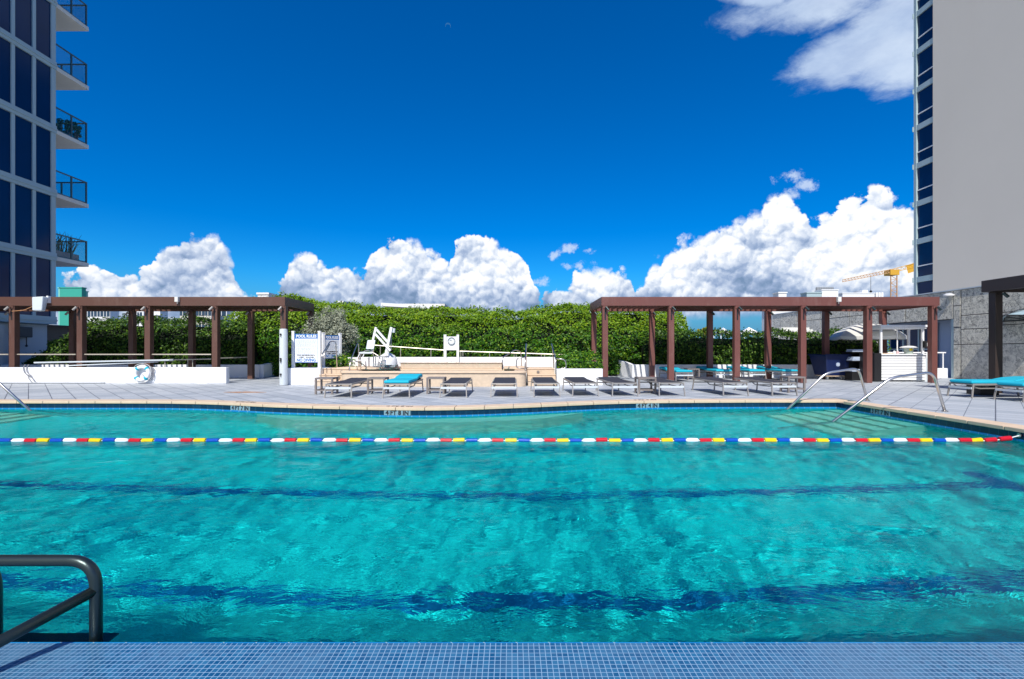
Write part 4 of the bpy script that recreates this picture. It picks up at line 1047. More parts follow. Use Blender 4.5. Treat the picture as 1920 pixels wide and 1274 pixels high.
m_ = MB(); m_.tube([(cp.x, cp.y, .05), (cp.x, cp.y, cz + .06)], .022, 10); obj('pole', m_, M['white_paint'], um)
m_ = MB(); m_.lathe([(.25, .003), (.25, .06), (.04, .09)], cp, 'Z', 20); obj('base', m_, M['grey'], um, smooth=True)
for i in range(8):
    a = 2 * math.pi * i / 8 + .2; m_ = MB(); q = [(r_ * .99, z_ - .012) for r_, z_ in rings[:5]]; m_.tube([(cp.x + r_ * math.cos(a), cp.y + r_ * math.sin(a), z_) for r_, z_ in q], .009, 6); obj('rib', m_, M['white_paint'], um)

# blue bin on castors
D1 = 19.3; a0, a1 = W(1549, 0, D1)[0], W(1592, 0, D1)[0]
b_ = thing('linen_bin', 'deep blue plastic linen bin on castors under the red pergola', 'bin', ((a0 + a1) / 2, D1 + .4, 0))
ztop = W(0, 666, D1)[2]
m_ = MB(); m_.hull([(a0 - .02, D1 - .03, ztop), (a1 + .06, D1 - .03, ztop), (a1 + .06, D1 + .95, ztop), (a0 - .10, D1 + .95, ztop)], [(a0 + .06, D1 + .04, .17), (a1 - .03, D1 + .04, .17), (a1 - .03, D1 + .85, .17), (a0 + .06, D1 + .85, .17)]); obj('tub', m_, M['blue_bin'], b_, bevel=.03)
m_ = MB(); m_.box(a0 - .06, a1 + .09, D1 - .06, D1 - .028, ztop - .02, ztop + .03); m_.box(a0 - .14, a1 + .09, D1 + .951, D1 + .98, ztop - .02, ztop + .03); obj('rim', m_, M['blue_bin'], b_, bevel=.01)
m_ = MB(); m_.box(a0 + .05, a1 - .02, D1 + .06, D1 + .82, .14, .168); obj('base_board', m_, M['coping'], b_)
for (q, yq) in ((a0 + .12, D1 + .12), (a1 - .12, D1 + .12), (a0 + .12, D1 + .75), (a1 - .12, D1 + .75), ((a0 + a1) / 2, D1 + .4)):
    m_ = MB(); m_.lathe([(.015, -.02), (.065, -.018), (.065, .018), (.015, .02)], (q, yq, .068), 'X', 16); obj('castor', m_, M['grey'], b_, smooth=True)
em = Vector(((a0 + a1) / 2 + .02, D1 + .004, .62)); m_ = MB()
m_.lathe([(.0, -.012), (.085, -.012), (.085, -.004)], em, 'Y', 24)
lg_ = obj('emblem', m_, mat('emblem_print', (.20, .27, .42), .5), b_)
m_ = MB()
for q in (-.035, 0, .035): m_.box(em.x - .06, em.x + .06, em.y - .0155, em.y - .0125, em.z + q - .006, em.z + q + .006)
obj('emblem_lines', m_, M['signwhite'], lg_)
# towel cart
D2 = 18.9; c0, c1 = W(1599, 0, D2)[0], W(1640, 0, D2)[0]
t_ = thing('towel_cart', 'dark open towel cart beside the blue linen bin', 'cart', ((c0 + c1) / 2, D2, 0)); m_ = MB()
m_.box(c0, c1, D2 + .03, D2 + .6, .002, .34); m_.box(c0, c1, D2 + .5, D2 + .6, .341, 1.12); m_.box(c1 - .04, c1, D2 + .03, D2 + .499, .341, 1.12); m_.box(c0, c1 - .041, D2 + .03, D2 + .499, .74, .77); m_.box(c0, c1 - .041, D2 + .03, D2 + .499, 1.09, 1.12); obj('cabinet', m_, M['black'], t_)
for zi, (z0, lab) in enumerate(((.342, 'folded pale towels on the lowest shelf of the towel cart'), (.772, 'pale blue towels in a heap on the middle shelf of the towel cart'), (1.122, 'pale towels on top of the towel cart'))):
    tt_ = thing('towel_stack', lab, 'towels', ((c0 + c1) / 2, D2 + .25, z0))
    for j in range(2 if zi != 1 else 3):
        m_ = MB(); m_.box(c0 + .03 + .02 * j, c1 - .10 - .02 * j, D2 + .06, D2 + .44, z0 + .002 + j * .052, z0 + .050 + j * .052); obj('towel', m_, mat('towel_cloth', (.45, .53, .68), .9, bump=.4), tt_, bevel=.02)

# ------------------------------------------------------------------ coral stone wall on the right
SX = 18.6
sw = thing('stone_wall', 'tall grey coral stone panel wall running back along the right side', 'wall', (SX, 20, 0))
m_ = MB(); rr = random.Random(21)
def panel(y0, y1, z0, z1):
    m_.box(SX + rr.uniform(0, .012), SX + .2, y0 + .02, y1 - .02, z0 + .014, z1 - .014)
yy = 4.0
ZT = 3.70
while yy < 34.4:
    w = rr.choice((1.25, 1.6, 1.9, 1.45)) * (1.0 if yy < 20 else 1.3); y1 = min(yy + w, 34.6)
    if 20.4 > yy and y1 > 20.4: y1 = 20.4
    if 24.6 > yy and y1 > 24.6: y1 = 24.6
    inside = (yy >= 20.4 - 1e-3 and y1 <= 24.6 + 1e-3)
    lv = [2.50] if inside else [0.0, 1.43]
    if not inside and rr.random() < .6: lv.append(rr.choice((2.05, 2.15)))
    if not inside: lv.append(rr.choice((2.62, 3.05)))
    lv.append(ZT)
    for a, b in zip(lv[:-1], lv[1:]):
        if b - a > 1.2 and rr.random() < .5:
            mid = (yy + y1) / 2; panel(yy, mid, a, b); panel(mid, y1, a, b)
        else: panel(yy, y1, a, b)
    yy = y1
obj('stone_panels', m_, M['coral'], sw, bevel=.01)
m_ = MB(); m_.box(SX + .03, SX + .5, 4, 20.38, 0, ZT - .02); m_.box(SX + .03, SX + .5, 20.38, 24.62, 2.51, ZT - .02); m_.box(SX + .03, SX + .5, 24.62, 34.6, 0, ZT - .02); obj('joint_backing', m_, M['black'], sw)
m_ = MB(); m_.box(SX - .03, SX + .52, 4, 34.7, ZT, ZT + .05); obj('wall_cap', m_, M['lightgrey'], sw)
# recess with door and glazing
dr = thing('entrance_bay', 'blue grey glazed entrance bay in the gap of the stone wall', 'entrance', (19.3, 22.5, 0))
m_ = MB(); m_.box(19.25, 19.5, 20.3, 24.7, 0, 2.7); obj('back_wall', m_, mat('bay_paint', (.30, .37, .50), .5), dr)
m_ = MB(); m_.box(SX + .02, 19.24, 20.385, 20.50, 0.002, 2.5); obj('side_panel', m_, M['tower'], dr)
for a, b in ((21.85, 22.7), (22.82, 23.6), (23.72, 24.5)):
    m_ = MB(); m_.box(19.2, 19.24, a, b, .1, 2.4); f_ = obj('window', m_, M['glass_dark'], dr)
    m_ = MB(); m_.box(19.17, 19.2, a - .04, a + .03, .1, 2.4); m_.box(19.17, 19.2, a + .031, b, 1.2, 1.26); obj('window_frame', m_, M['tower'], f_)
wall('short white wall under the railing by the glazed entrance bay', (15.9, SX - .03, 20.6, 20.8, .002, .42))
railing('pale railing on the short wall by the glazed entrance bay', [(15.9, 20.7, 1.08), (SX - .04, 20.7, 1.08)], [((q, 20.7, .42), (q, 20.7, 1.08)) for q in (16.2, 17.1, 17.75, 18.45)], m=M['white_paint'], r=.03, pr=.025)
t_ = thing('flood_light', 'small white floodlight on top of the coral stone wall', 'floodlight', W(1779, 553, 20.45)); c = Vector(W(1779, 553, 20.45)); m_ = MB(); m_.lathe([(.08, .05), (.2, .0), (.19, -.05), (.1, -.07)], c, 'Z', 18); obj('shade', m_, M['white_paint'], t_, smooth=True)
m_ = MB(); m_.bar(c, (SX + .05, c.y + .05, c.z - .02), .05); obj('arm', m_, M['grey'], t_)
# fan shaped iron awning at the right edge
aw = thing('iron_awning', 'fan shaped dark iron awning on the stone wall at the right edge', 'awning', (18.2, 16.9, 2.2))
m_ = MB(); A = []
for i in range(9):
    a = math.pi * i / 8; A.append((SX - .02 - .0, 17.55 - .95 * math.cos(a) * 1.0 - .2, 2.28 + .42 * math.sin(a)))
m_.tube(A, .022, 8); m_.tube([A[0], A[-1]], .022, 8)
for p in A[1:-1]: m_.tube([(SX - .02, 17.35, 2.28), p], .014, 6)
out_ = [(p[0] - .9 * (1 - abs(p[1] - 17.35) / 1.3), p[1], p[2] - .25) for p in A]
m_.tube(out_, .022, 8)
for p, q in zip(A, out_): m_.tube([p, q], .014, 6)
obj('iron_frame', m_, M['black'], aw)
m_ = MB()
for i in range(8): m_.quad(A[i], A[i + 1], out_[i + 1], out_[i])
g_ = obj('glass_panels', m_, glassmat('awning_glass', (.45, .6, .66), .6), aw); so = g_.modifiers.new('th', 'SOLIDIFY'); so.thickness = .008
# tents beyond the wall
for i, (a, b, yt, d, lab) in enumerate(((1352, 1374, 614, 40, 'white tent peak beyond the hedge, left one'), (1396, 1428, 613, 40, 'white tent peak beyond the hedge, right one'))):
    p0, p1 = W(a, 626, d), W(b, 626, d); t_ = thing('tent', lab, 'tent', ((p0[0] + p1[0]) / 2, d, 0)); m_ = MB(); zt = W(0, yt, d)[2]; cxm = (p0[0] + p1[0]) / 2
    bs = [(p0[0], d), (p1[0], d), (p1[0], d + 1.4), (p0[0], d + 1.4)]; k_ = len(m_.v); m_.v += [(q[0], q[1], p0[2]) for q in bs] + [(cxm, d + .7, zt)]; m_.f += [(0, 1, 4), (1, 2, 4), (2, 3, 4), (3, 0, 4), (3, 2, 1, 0)]; obj('roof', m_, M['bldg_white'], t_)
    for q in bs: m_ = MB(); m_.tube([(q[0], q[1], 0.002), (q[0], q[1], p0[2])], .03, 6); obj('pole', m_, M['white_paint'], t_)
t_ = thing('shade_canopy', 'layered cream canopy roof seen over the hedge before the stone wall', 'canopy', W(1492, 620, 24)); d = 24
p0, p1 = W(1458, 625, d), W(1530, 614, d); m_ = MB(); m_.box(p0[0], p1[0], d, d + 1.4, p0[2], p0[2] + .12); m_.box(p0[0] + .15, p1[0] - .1, d + .1, d + 1.3, p0[2] + .125, p0[2] + .2); m_.box(p0[0] + .3, p1[0] - .2, d + .2, d + 1.2, p0[2] + .205, p1[2]); obj('roof', m_, M['canvas'], t_)
for q in (p0[0] + .1, p1[0] - .1): m_ = MB(); m_.box(q - .04, q + .04, d + .1, d + .18, .002, p0[2] - .001); obj('post', m_, M['canvas'], t_)

# ------------------------------------------------------------------ towers
TX = -22.4
tw = thing('apartment_tower', 'blue glass apartment tower at the left edge with corner balconies', 'tower', (TX - 4, 18, -9))
Ys, Ye = 8.0, 23.72; FL = [2.62 + 3.12 * i for i in range(-4, 9)]
m_ = MB(); m_.box(TX - 14, TX - .22, Ys, Ye - .1, 2.3, 30); obj('core', m_, mat('tower_interior', (.01, .015, .03), .5), tw)
for z0 in FL[4:]: m_ = MB(); m_.box(TX - .2, TX + .06, Ys, Ye + .02, z0 - .17, z0 + .20); m_.box(TX + .061, TX + .10, Ys, Ye + .02, z0 - .02, z0 + .05); obj('floor_band', m_, M['tower'], tw)
cols = [23.61, 22.66, 21.70]; q = 20.74
while q > Ys: cols.append(q); q -= .96
m_ = MB()
for cy in cols:
    w = .115 if cy > 23 else .078
    for z0 in FL[4:-1]: m_.box(TX - .10, TX + .02, cy - w, cy + w, z0 + .201, z0 + 3.12 - .171)
obj('mullions', m_, M['tower'], tw)
for i, cy in enumerate(cols[:-1]):
    for z0 in FL[4:-1]:
        if i > 4: continue
        m_ = MB(); a = cols[i + 1] + .08; b = cy - (.117 if cy > 23 else .08); m_.box(TX - .09, TX - .035, a, b, z0 + .202, z0 + 2.948); f_ = obj('window', m_, M['glass_dark'], tw)
m_ = MB(); m_.box(TX - .17, TX - .12, Ys, cols[6] - .2, 2.85, 30); obj('window_strip', m_, M['glass_dark'], tw)
m_ = MB(); m_.box(TX - 14, TX - .05, Ys, 23.35, -9, 2.4); m_.box(TX - .05, TX + .35, Ys, 21.0, .002, 2.3); obj('base_wall', m_, M['tower_base'], tw)
m_ = MB(); m_.box(TX - 14, TX - .3, 23.36, 25.8, -9, 2.41); obj('undercroft', m_, M['black'], tw)
m_ = MB(); m_.box(TX - 14, TX + .25, Ys, 25.9, 2.415, 2.62 - .21); obj('podium_ledge', m_, M['tower'], tw)
YB = 25.62
for i, z0 in enumerate(FL[5:]):
    zb_ = z0 - .14
    m_ = MB(); m_.box(TX - 4.2, TX - .02, Ye + .03, YB, zb_, zb_ + .20); b_ = obj('balcony', m_, M['soffit'], tw, bevel=.01)
    m_ = MB(); zr = zb_ + 1.32; zf = zb_ + .24
    m_.bar((TX - .08, Ye + .04, zr), (TX - .08, YB - .05, zr), .05, .06); m_.bar((TX - .08, YB - .08, zr), (TX - 4.2, YB - .08, zr), .05, .06)
    m_.bar((TX - .08, Ye + .04, zf), (TX - .08, YB - .05, zf), .03, .05); m_.bar((TX - .08, YB - .08, zf), (TX - 4.2, YB - .08, zf), .03, .05)
    for yq in (YB - .09, Ye + .95): m_.bar((TX - .08, yq, zb_ + .2), (TX - .08, yq, zr), .06, .06)
    for q in (1.3, 2.6, 3.9): m_.bar((TX - .08 - q, YB - .09, zb_ + .2), (TX - .08 - q, YB - .09, zr), .06, .06)
    obj('balcony_rail', m_, M['green_rail'], b_)
    m_ = MB(); m_.box(TX - .09, TX - .075, Ye + .05, YB - .12, zf + .03, zr - .03); m_.box(TX - 4.1, TX - .1, YB - .09, YB - .075, zf + .03, zr - .03); obj('balcony_glass', m_, M['pane'], b_)
t_ = thing('wall_speaker', 'dark covered box with hanging cord on the left tower base wall', 'box', (TX + .02, 21.7, 1.9)); m_ = MB(); m_.box(TX - .04, TX + .16, 21.75, 22.45, 1.78, 2.25); obj('case', m_, mat('dark_cover', (.02, .035, .05), .6), t_, bevel=.03)
m_ = MB(); m_.tube([(TX + .06, 22.25, 1.78), (TX + .06, 22.25, 1.45)], .02, 6); m_.lathe([(.02, 1.45), (.06, 1.38), (.02, 1.34)], (TX + .06, 22.25, 0), 'Z', 8); obj('cord', m_, M['black'], t_)

RX = 33.0
rt = thing('pale_tower', 'pale rendered tower at the right edge with one strip of dark windows', 'tower', (RX + 6, 30, -9))
m_ = MB(); m_.box(RX, RX + 16, 8, 37.92, -9, 52); obj('side_wall', m_, M['tower_wall'], rt)
m_ = MB(); m_.box(RX + .35, RX + 16, 37.921, 39.5, -9, 52); obj('bay_core', m_, mat('bay_core_dark', (.02, .03, .05), .5), rt)
m_ = MB(); m_.box(RX + .02, RX + .5, 39.50, 39.75, -9, 52); m_.box(RX + .5, RX + 16, 39.501, 39.74, -9, 52); obj('corner_pier', m_, M['tower'], rt)
m_ = MB(); zs = [EYE + (657 - y_) * 37.9 / 907 for y_ in (519.5 + 74.2 * 4, )][0]
k_ = 0
while zs + 3.1 * k_ < 52:
    z0 = zs + 3.1 * k_; m_ = MB(); m_.box(RX + .04, RX + .349, 37.922, 39.499, z0 - .22, z0 + .22); m_.box(RX - .05, RX + .6, 39.76, 39.80, z0 - .2, z0 + .2); k_ += 1; obj('floor_band', m_, M['tower'], rt)
for j in range(k_ - 1):
    z0 = zs + 3.1 * j; m_ = MB(); m_.box(RX + .16, RX + .20, 37.93, 39.49, z0 + .221, z0 + 2.879); f_ = obj('window', m_, M['glass_dark'], rt)
    m_ = MB(); m_.box(RX + .10, RX + .159, 37.93, 39.49, z0 + 1.05, z0 + 1.13); obj('window_rail', m_, M['white_paint'], f_)

# ------------------------------------------------------------------ far buildings and crane
def building(name, label, px0, px1, ytop, d, m, depth=2.5, win=None, roof=None, zbot=-9):
    a, b = W(px0, ytop, d), W(px1, ytop, d)
    t_ = thing(name, label, 'building', ((a[0] + b[0]) / 2, d, zbot)); m_ = MB(); m_.box(a[0], b[0], d, d + depth, zbot, a[2]); obj('wall', m_, M[m], t_)
    m_ = MB(); m_.box(a[0] - .15, b[0] + .15, d - .15, d + depth + .15, a[2] + .001, a[2] + .3); obj('roof', m_, M[roof or m], t_)
    if win:
        nxw, rows, fw, fh = win; wd = (b[0] - a[0]) / nxw
        for r_ in range(rows):
            for c_ in range(nxw):
                zc = a[2] - 1.9 - r_ * 3.1; xc = a[0] + wd * (c_ + .5); m_ = MB(); m_.box(xc - fw / 2, xc + fw / 2, d - .05, d - .003, zc - fh / 2, zc + fh / 2); f_ = obj('window', m_, M['window'], t_)
                m_ = MB(); m_.box(xc - .05, xc + .05, d - .09, d - .051, zc - fh / 2, zc + fh / 2); obj('window_frame', m_, M[m], f_)
    return t_, a, b
building('office_block', 'green clad block rising behind the left pergola by the tower', 112, 153, 540.5, 150, 'bldg_teal', depth=1.5)
building('office_annex', 'narrow mint green block against the green clad block', 109, 111.8, 541, 150, 'bldg_mint', depth=10)
building('apartment_house', 'white house with balcony windows beyond the hedge, left of the back posts', 158, 206, 573, 110, 'bldg_white', win=(4, 3, 1.3, 1.3))
building('apartment_house', 'small white house seen right of the second back post', 240, 269, 574, 100, 'bldg_white', win=(2, 3, 1.0, 1.2))
building('apartment_house', 'low pale house with dark windows near the third left post', 281, 300, 581, 110, 'bldg_white', win=(2, 2, 1.6, 1.2))
building('apartment_house', 'beige apartment house with square windows beyond the hedge', 337, 396, 566, 90, 'bldg_beige', win=(5, 4, 1.1, 1.4))
building('office_block', 'striped white and blue glass block right of the beige apartment house', 406, 425, 568, 95, 'bldg_white', win=(1, 4, 1.7, 1.5))
building('roof_house', 'small white rooftop just above the left pergola beam', 483, 503, 552.5, 80, 'bldg_white', win=(2, 1, .5, .6))
building('roof_house', 'tiny white rooftop over the hedge right of the silver bush', 634, 643, 568, 80, 'bldg_white', win=(1, 1, .4, .4))
t_, a, b = building('flat_roof_house', 'long white flat roof rising over the middle hedge', 722, 832, 574.5, 62, 'bldg_beige', depth=8, win=(8, 1, .5, .5))
m_ = MB(); p0, p1 = W(714, 568, 60.5), W(836, 574, 65); m_.hull([(p0[0], 60.5, p0[2] + .0), (p1[0] - .3, 60.5, p0[2] - .42), (p1[0] - .3, 71, p0[2] - .42), (p0[0], 71, p0[2])], [(p0[0], 60.5, p0[2] - .40), (p1[0] - .3, 60.5, p0[2] - .78), (p1[0] - .3, 71, p0[2] - .78), (p0[0], 71, p0[2] - .4)]); obj('roof_slab', m_, M['bldg_white'], t_)
building('office_block', 'white roof block with machinery at the right above the red beam', 1541, 1572, 545, 140, 'bldg_white', depth=3)
t_, a, b = building('office_block', 'lower blue grey block joined to the left of the machinery block', 1513, 1540.5, 550, 140, 'tower', depth=3)
m_ = MB()
for i in range(7): q = W(1533 + i * 4.5, 0, 146); m_.lathe([(.5, 0), (.5, .9), (.3, 1.1)], (q[0], 146, W(0, 543, 146)[2] - .4), 'Z', 10)
obj('rooftop_machinery', m_, M['grey'], t_)
t_, a, b = building('office_block', 'long low white roof right of the machinery block', 1580, 1640, 551, 150, 'bldg_white', depth=3)
m_ = MB(); p0, p1 = W(1613, 545, 152), W(1623, 552, 152); m_.box(p0[0], p1[0], 151, 155, a[2] + .3, p0[2]); obj('roof_hut', m_, M['bldg_white'], t_)
for q in (1641, 1646, 1651): m_ = MB(); p0 = W(q, 549, 151); m_.box(p0[0] - .35, p0[0] + .35, 150.2, 151, -9, p0[2]); obj('fin', m_, M['bldg_white'], t_)
building('roof_house', 'tiny white rooftop above the middle of the red beam', 1460, 1475, 550, 120, 'bldg_white', win=(2, 1, .4, .4))
building('apartment_house', 'white building peeking over the left end of the stone wall', 1448, 1510, 579, 60, 'bldg_white', win=(9, 1, .3, .8))

dC = 170.0
cr = thing('tower_crane', 'yellow tower crane above the white rooftops at right', 'crane', (W(1676, 0, dC)[0], dC, -9))
m_ = MB()
for q in (1670.5, 1682): 
    for dy in (0, 2): p = W(q, 517, dC + dy); m_.bar((p[0], dC + dy, -9), (p[0], dC + dy, p[2]), .26)
zz = -9.; s_ = 1; p0x, p1x = W(1670.5, 0, dC)[0], W(1682, 0, dC)[0]
while zz < W(0, 519, dC)[2]:
    m_.bar((p0x if s_ > 0 else p1x, dC, zz), (p1x if s_ > 0 else p0x, dC, zz + 1.3), .14); m_.bar((p0x, dC, zz), (p1x, dC, zz), .14); zz += 1.3; s_ = -s_
obj('mast', m_, M['crane_red'], cr)
m_ = MB(); m_.box(p0x - .5, p1x + .5, dC - .5, dC + 2.5, W(0, 516, dC)[2], W(0, 506, dC)[2]); obj('slewing_unit', m_, M['crane'], cr)
def truss(a0, a1, b0, b1, n, m, name):
    m_ = MB(); a0, a1, b0, b1 = map(Vector, (a0, a1, b0, b1)); m_.bar(a0, a1, .2); m_.bar(b0, b1, .2)
    for i in range(n):
        t0, t1 = i / n, (i + 1) / n; m_.bar(a0.lerp(a1, t0), b0.lerp(b1, t1), .10); m_.bar(b0.lerp(b1, t1), a0.lerp(a1, t1), .10)
    obj(name, m_, m, cr)
truss(W(1672, 505, dC), W(1580, 525, dC), W(1672, 511, dC), W(1580, 529, dC), 16, M['crane_red'], 'jib')
truss(W(1674, 505, dC), W(1745, 486, dC), W(1674, 511, dC), W(1745, 494, dC), 9, M['crane'], 'counter_jib')
m_ = MB(); p0, p1 = W(1699, 503, dC), W(1722, 492, dC); m_.hull([W(1699, 499, dC), W(1722, 490, dC), W(1722, 490, dC + 1.5), W(1699, 499, dC + 1.5)], [W(1703, 513, dC), W(1722, 507, dC), W(1722, 507, dC + 1.5), W(1703, 513, dC + 1.5)]); obj('counterweight', m_, M['crane'], cr)
m_ = MB(); m_.tube([W(1633, 518, dC), W(1633, 546, dC)], .07, 6); m_.lathe([(.0, -.6), (.5, 0), (0, .6)], W(1633, 547, dC), 'Z', 8); obj('hook_line', m_, M['black'], cr)

# moon
c = Vector(W(840, 49, 9000)); m_ = MB(); n_ = 24; rad = 52
t1 = Vector((c.x, c.y, c.z)).normalized(); ux = t1.cross(Vector((0, 0, 1))).normalized(); uy = ux.cross(t1)
outp = [c + ux * rad * math.cos(a) + uy * rad * math.sin(a) for a in [R(195) - R(220) * i / 20 for i in range(21)]]
innp = [c + ux * rad * .82 * math.cos(a) + uy * (rad * .62 * math.sin(a) - 4) for a in [R(-25) + R(220) * i / 20 for i in range(21)]]
poly = outp + innp; m_.hull([p - t1 * 5 for p in poly], [p + t1 * 5 for p in poly])
tag(obj('moon', m_, mat('moon_surface', (.05, .27, .58), 1.0)), kind='structure')

# ------------------------------------------------------------------ foliage
def leaf_mesh(P_, Nn, size, rng, aspect=.62, fold=.25):
    n = len(P_); P_ = np.asarray(P_, float); Nn = np.asarray(Nn, float)
    Nn /= np.linalg.norm(Nn, axis=1)[:, None] + 1e-9
    a = rng.normal(size=(n, 3)); t = a - (a * Nn).sum(1)[:, None] * Nn; t /= np.linalg.norm(t, axis=1)[:, None] + 1e-9
    b = np.cross(Nn, t); s_ = (size * rng.uniform(.6, 1.3, n))[:, None]
    v0 = P_ - t * s_ * .5; v1 = P_ + b * s_ * aspect * .5 + Nn * s_ * fold * .3; v2 = P_ + t * s_ * .5; v3 = P_ - b * s_ * aspect * .5 + Nn * s_ * fold * .3
    V_ = np.stack([v0, v1, v2, v3], 1).reshape(-1, 3); F_ = np.arange(4 * n).reshape(n, 4)
    return V_, F_
def hedge(name, label, cat, x0, x1, topf, yf, depth, slope, dens, size, mkey, z0=.1, bulge=.16, knee=.62, nose=0, frontf=None, seed=1):
    rng = np.random.default_rng(seed); t_ = thing(name, label, cat, ((x0 + x1) / 2, yf + depth / 2, 0))
    ff = frontf or (lambda x_: 0 * x_)
    def noise2(u, v):
        r = 0
        for k in range(1, 6): r = r + np.sin(u * 1.7 * k + 2.1 * k + seed) * np.sin(v * 2.3 * k + k * 1.3 + seed * 2) / k
        return r
    L = x1 - x0; def_h = np.mean([topf(x_) for x_ in np.linspace(x0, x1, 30)])
    arc = [(0, 0), (0, knee), (slope, 1.0), (depth, 1.0)]
    segl = [knee * def_h, math.hypot(slope, (1 - knee) * def_h), depth - slope]
    n = int(dens * L * sum(segl[:2]) + dens * .5 * L * segl[2])
    u = rng.uniform(x0, x1, n); w = rng.uniform(0, sum(segl[:2]) + .5 * segl[2], n)
    h = np.array(topf(u))
    Pt = np.zeros((n, 3)); Nn = np.zeros((n, 3)); Pt[:, 0] = u
    a = w < segl[0]; k = w / segl[0]; Pt[a, 1] = yf; Pt[a, 2] = (z0 + (knee * h - z0) * k)[a]; Nn[a] = (0, -1, .35)
    b = (~a) & (w < segl[0] + segl[1]); k = (w - segl[0]) / segl[1]; Pt[b, 1] = (yf + slope * k)[b]; Pt[b, 2] = (h * (knee + (1 - knee) * np.sin(k * math.pi / 2)))[b]; Nn[b] = (0, -.8, .9)
    c_ = ~(a | b); k = (w - segl[0] - segl[1]) / (.5 * segl[2] + 1e-6); Pt[c_, 1] = (yf + slope + (depth - slope) * k)[c_]; Pt[c_, 2] = h[c_]; Nn[c_] = (0, -.2, 1)
    bm = noise2(Pt[:, 0] * 1.3, Pt[:, 2] * 1.6 + Pt[:, 1]) * bulge
    nn = Nn / np.linalg.norm(Nn, axis=1)[:, None]
    Pt += nn * (bm + rng.normal(0, .06, n) - .04 + np.where(rng.uniform(size=n) < .06, .10, 0))[:, None]
    Pt[:, 1] += ff(Pt[:, 0])
    Nr = nn + rng.normal(0, .55, (n, 3))
    V_, F_ = leaf_mesh(Pt, Nr, size, rng); npmesh('foliage', V_, F_, M[mkey], t_)
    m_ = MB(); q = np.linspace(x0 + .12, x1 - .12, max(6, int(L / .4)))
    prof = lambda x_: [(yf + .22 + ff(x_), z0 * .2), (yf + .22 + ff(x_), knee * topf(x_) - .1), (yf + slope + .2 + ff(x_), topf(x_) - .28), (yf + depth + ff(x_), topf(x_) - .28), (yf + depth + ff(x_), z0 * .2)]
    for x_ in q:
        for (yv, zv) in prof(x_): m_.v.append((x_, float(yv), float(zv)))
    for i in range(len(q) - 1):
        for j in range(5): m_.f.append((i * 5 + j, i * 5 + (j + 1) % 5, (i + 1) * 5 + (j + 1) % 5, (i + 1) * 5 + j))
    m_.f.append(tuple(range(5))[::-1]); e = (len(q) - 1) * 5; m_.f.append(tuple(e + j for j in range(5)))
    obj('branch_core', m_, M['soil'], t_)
    return t_
def interp(xp, fp): return lambda x_: np.interp(x_, xp, fp)
dh = 22.0
def hz(px, py, d=dh): p = W(px, py, d); return p[0], p[2]
mid = [hz(q, w_) for q, w_ in ((418, 566), (450, 556), (500, 550), (540, 556), (600, 565), (650, 574), (700, 580), (800, 583), (870, 581), (940, 587), (965, 589), (1000, 582), (1060, 574), (1110, 571), (1200, 572), (1260, 574), (1290, 584), (1308, 600), (1318, 640))]
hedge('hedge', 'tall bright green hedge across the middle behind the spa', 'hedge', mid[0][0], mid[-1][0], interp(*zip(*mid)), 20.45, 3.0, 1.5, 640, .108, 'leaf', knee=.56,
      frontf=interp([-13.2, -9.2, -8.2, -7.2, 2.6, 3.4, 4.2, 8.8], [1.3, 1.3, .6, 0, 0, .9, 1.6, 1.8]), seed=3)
lh = [hz(q, w_, 21.6) for q, w_ in ((60, 676), (78, 655), (100, 640), (122, 628), (135, 606), (165, 600), (200, 596), (240, 600), (280, 597), (320, 598), (360, 600), (395, 604), (440, 600), (480, 600))]
hedge('hedge', 'dark ivy hedge behind the left pergola, sunlit along its top', 'hedge', lh[0][0], lh[-1][0], interp(*zip(*lh)), 21.15, 2.2, .7, 620, .11, 'leaf_dark', knee=.66, seed=5)
rh = [hz(q, w_, 21.6) for q, w_ in ((1205, 640), (1230, 626), (1300, 622), (1380, 624), (1440, 622), (1500, 626), (1560, 624), (1620, 620), (1650, 622))]
hedge('hedge', 'dark green hedge behind the teal loungers under the red pergola', 'hedge', rh[0][0], rh[-1][0], interp(*zip(*rh)), 21.15, 1.5, .5, 560, .11, 'leaf_dark', z0=.42, knee=.7, seed=8)
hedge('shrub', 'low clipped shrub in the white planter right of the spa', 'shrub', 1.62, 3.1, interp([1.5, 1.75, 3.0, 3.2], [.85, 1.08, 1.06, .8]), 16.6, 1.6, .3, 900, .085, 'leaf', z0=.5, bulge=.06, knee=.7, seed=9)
hedge('ground_shrub', 'small green shrub at the foot of the silver bush', 'shrub', -7.4, -5.7, interp([-7.4, -7.0, -6.2, -5.7], [.7, .95, 1.0, .65]), 17.75, 1.0, .3, 800, .085, 'leaf', z0=.3, bulge=.08, knee=.6, seed=19)

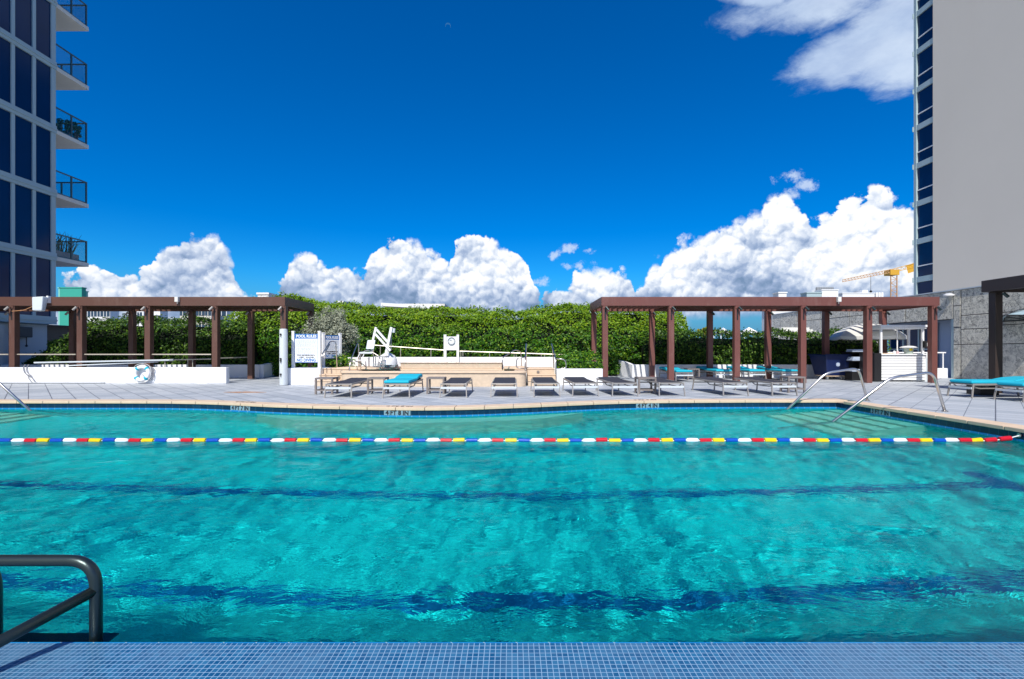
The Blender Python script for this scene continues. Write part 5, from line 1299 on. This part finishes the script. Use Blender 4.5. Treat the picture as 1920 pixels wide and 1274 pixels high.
def bush(name, label, center, radii, n, size, mkey, seed, clumps=60, trunk=True, upness=.5, base_z=0):
    rng = np.random.default_rng(seed); c = np.array(center); t_ = thing(name, label, 'bush' if trunk else 'plant', (center[0], center[1], base_z))
    d_ = rng.normal(size=(clumps, 3)); d_ /= np.linalg.norm(d_, axis=1)[:, None]; cen = c + d_ * np.array(radii) * rng.uniform(.35, .95, clumps)[:, None]
    cr_ = rng.uniform(.16, .32, clumps) * np.mean(radii); k = rng.integers(0, clumps, n)
    off = rng.normal(size=(n, 3)); off /= np.linalg.norm(off, axis=1)[:, None]
    Pt = cen[k] + off * (cr_[k] * rng.uniform(.6, 1.05, n))[:, None]
    Nr = off + rng.normal(0, .6, (n, 3)) + np.array([0, -.2, upness])
    V_, F_ = leaf_mesh(Pt, Nr, size, rng, aspect=.5); npmesh('foliage', V_, F_, M[mkey], t_)
    if trunk:
        m_ = MB()
        for i in range(min(16, clumps)):
            e = cen[i]; mid_ = Vector(((center[0] + e[0]) / 2 + rng.uniform(-.1, .1), (center[1] + e[1]) / 2, (base_z + e[2]) / 2)); m_.tube([(center[0] + rng.uniform(-.15, .15), center[1], base_z), mid_, e], [.04, .025, .01], 6)
        obj('branches', m_, M['bark'], t_)
    return t_
bush('silver_bush', 'grey green silver leaved bush behind the pool rules signs', (W(617, 0, 18.9)[0], 19.0, 1.85), (1.1, .7, .98), 26000, .075, 'leaf_silver', 4, clumps=190)
bush('yellow_shrub', 'yellow leaved shrub tip between hedges under the red pergola', (W(1322, 0, 22.3)[0], 22.3, 2.05), (.35, .3, .22), 900, .09, 'leaf_yellow', 6, clumps=12, base_z=.3)
bush('balcony_plant', 'leafy plant on the third balcony of the left tower from below', (TX - .7, 24.9, FL[7] + .75), (.6, .45, .5), 1500, .11, 'leaf_dark', 12, clumps=16, trunk=True, base_z=FL[7] + .07)
bush('balcony_plant', 'second leafy plant by the rail of the same left tower balcony', (TX - .35, 25.2, FL[7] + .65), (.2, .3, .45), 700, .11, 'leaf_dark', 13, clumps=10, trunk=True, base_z=FL[7] + .07)
# spiky plants in troughs on the lowest balcony
t_ = thing('trough_planter', 'grey trough of spiky plants on the lowest left tower balcony', 'planter', (TX - .6, 24.8, FL[5] + .07)); m_ = MB(); m_.box(TX - .75, TX - .25, 24.0, 25.3, FL[5] + .07, FL[5] + .42); obj('trough', m_, M['grey'], t_, bevel=.01)
m_ = MB(); rr = random.Random(4)
for i in range(46):
    b0 = Vector((TX - .5 + rr.uniform(-.15, .15), 24.65 + rr.uniform(-.6, .6), FL[5] + .42)); tip = b0 + Vector((rr.uniform(-.35, .35), rr.uniform(-.4, .4), rr.uniform(.5, 1.1))); m_.tube([b0, b0.lerp(tip, .6) + Vector((0, 0, .12)), tip], [.018, .013, .003], 5)
obj('spiky_leaves', m_, M['leaf_dark'], t_)
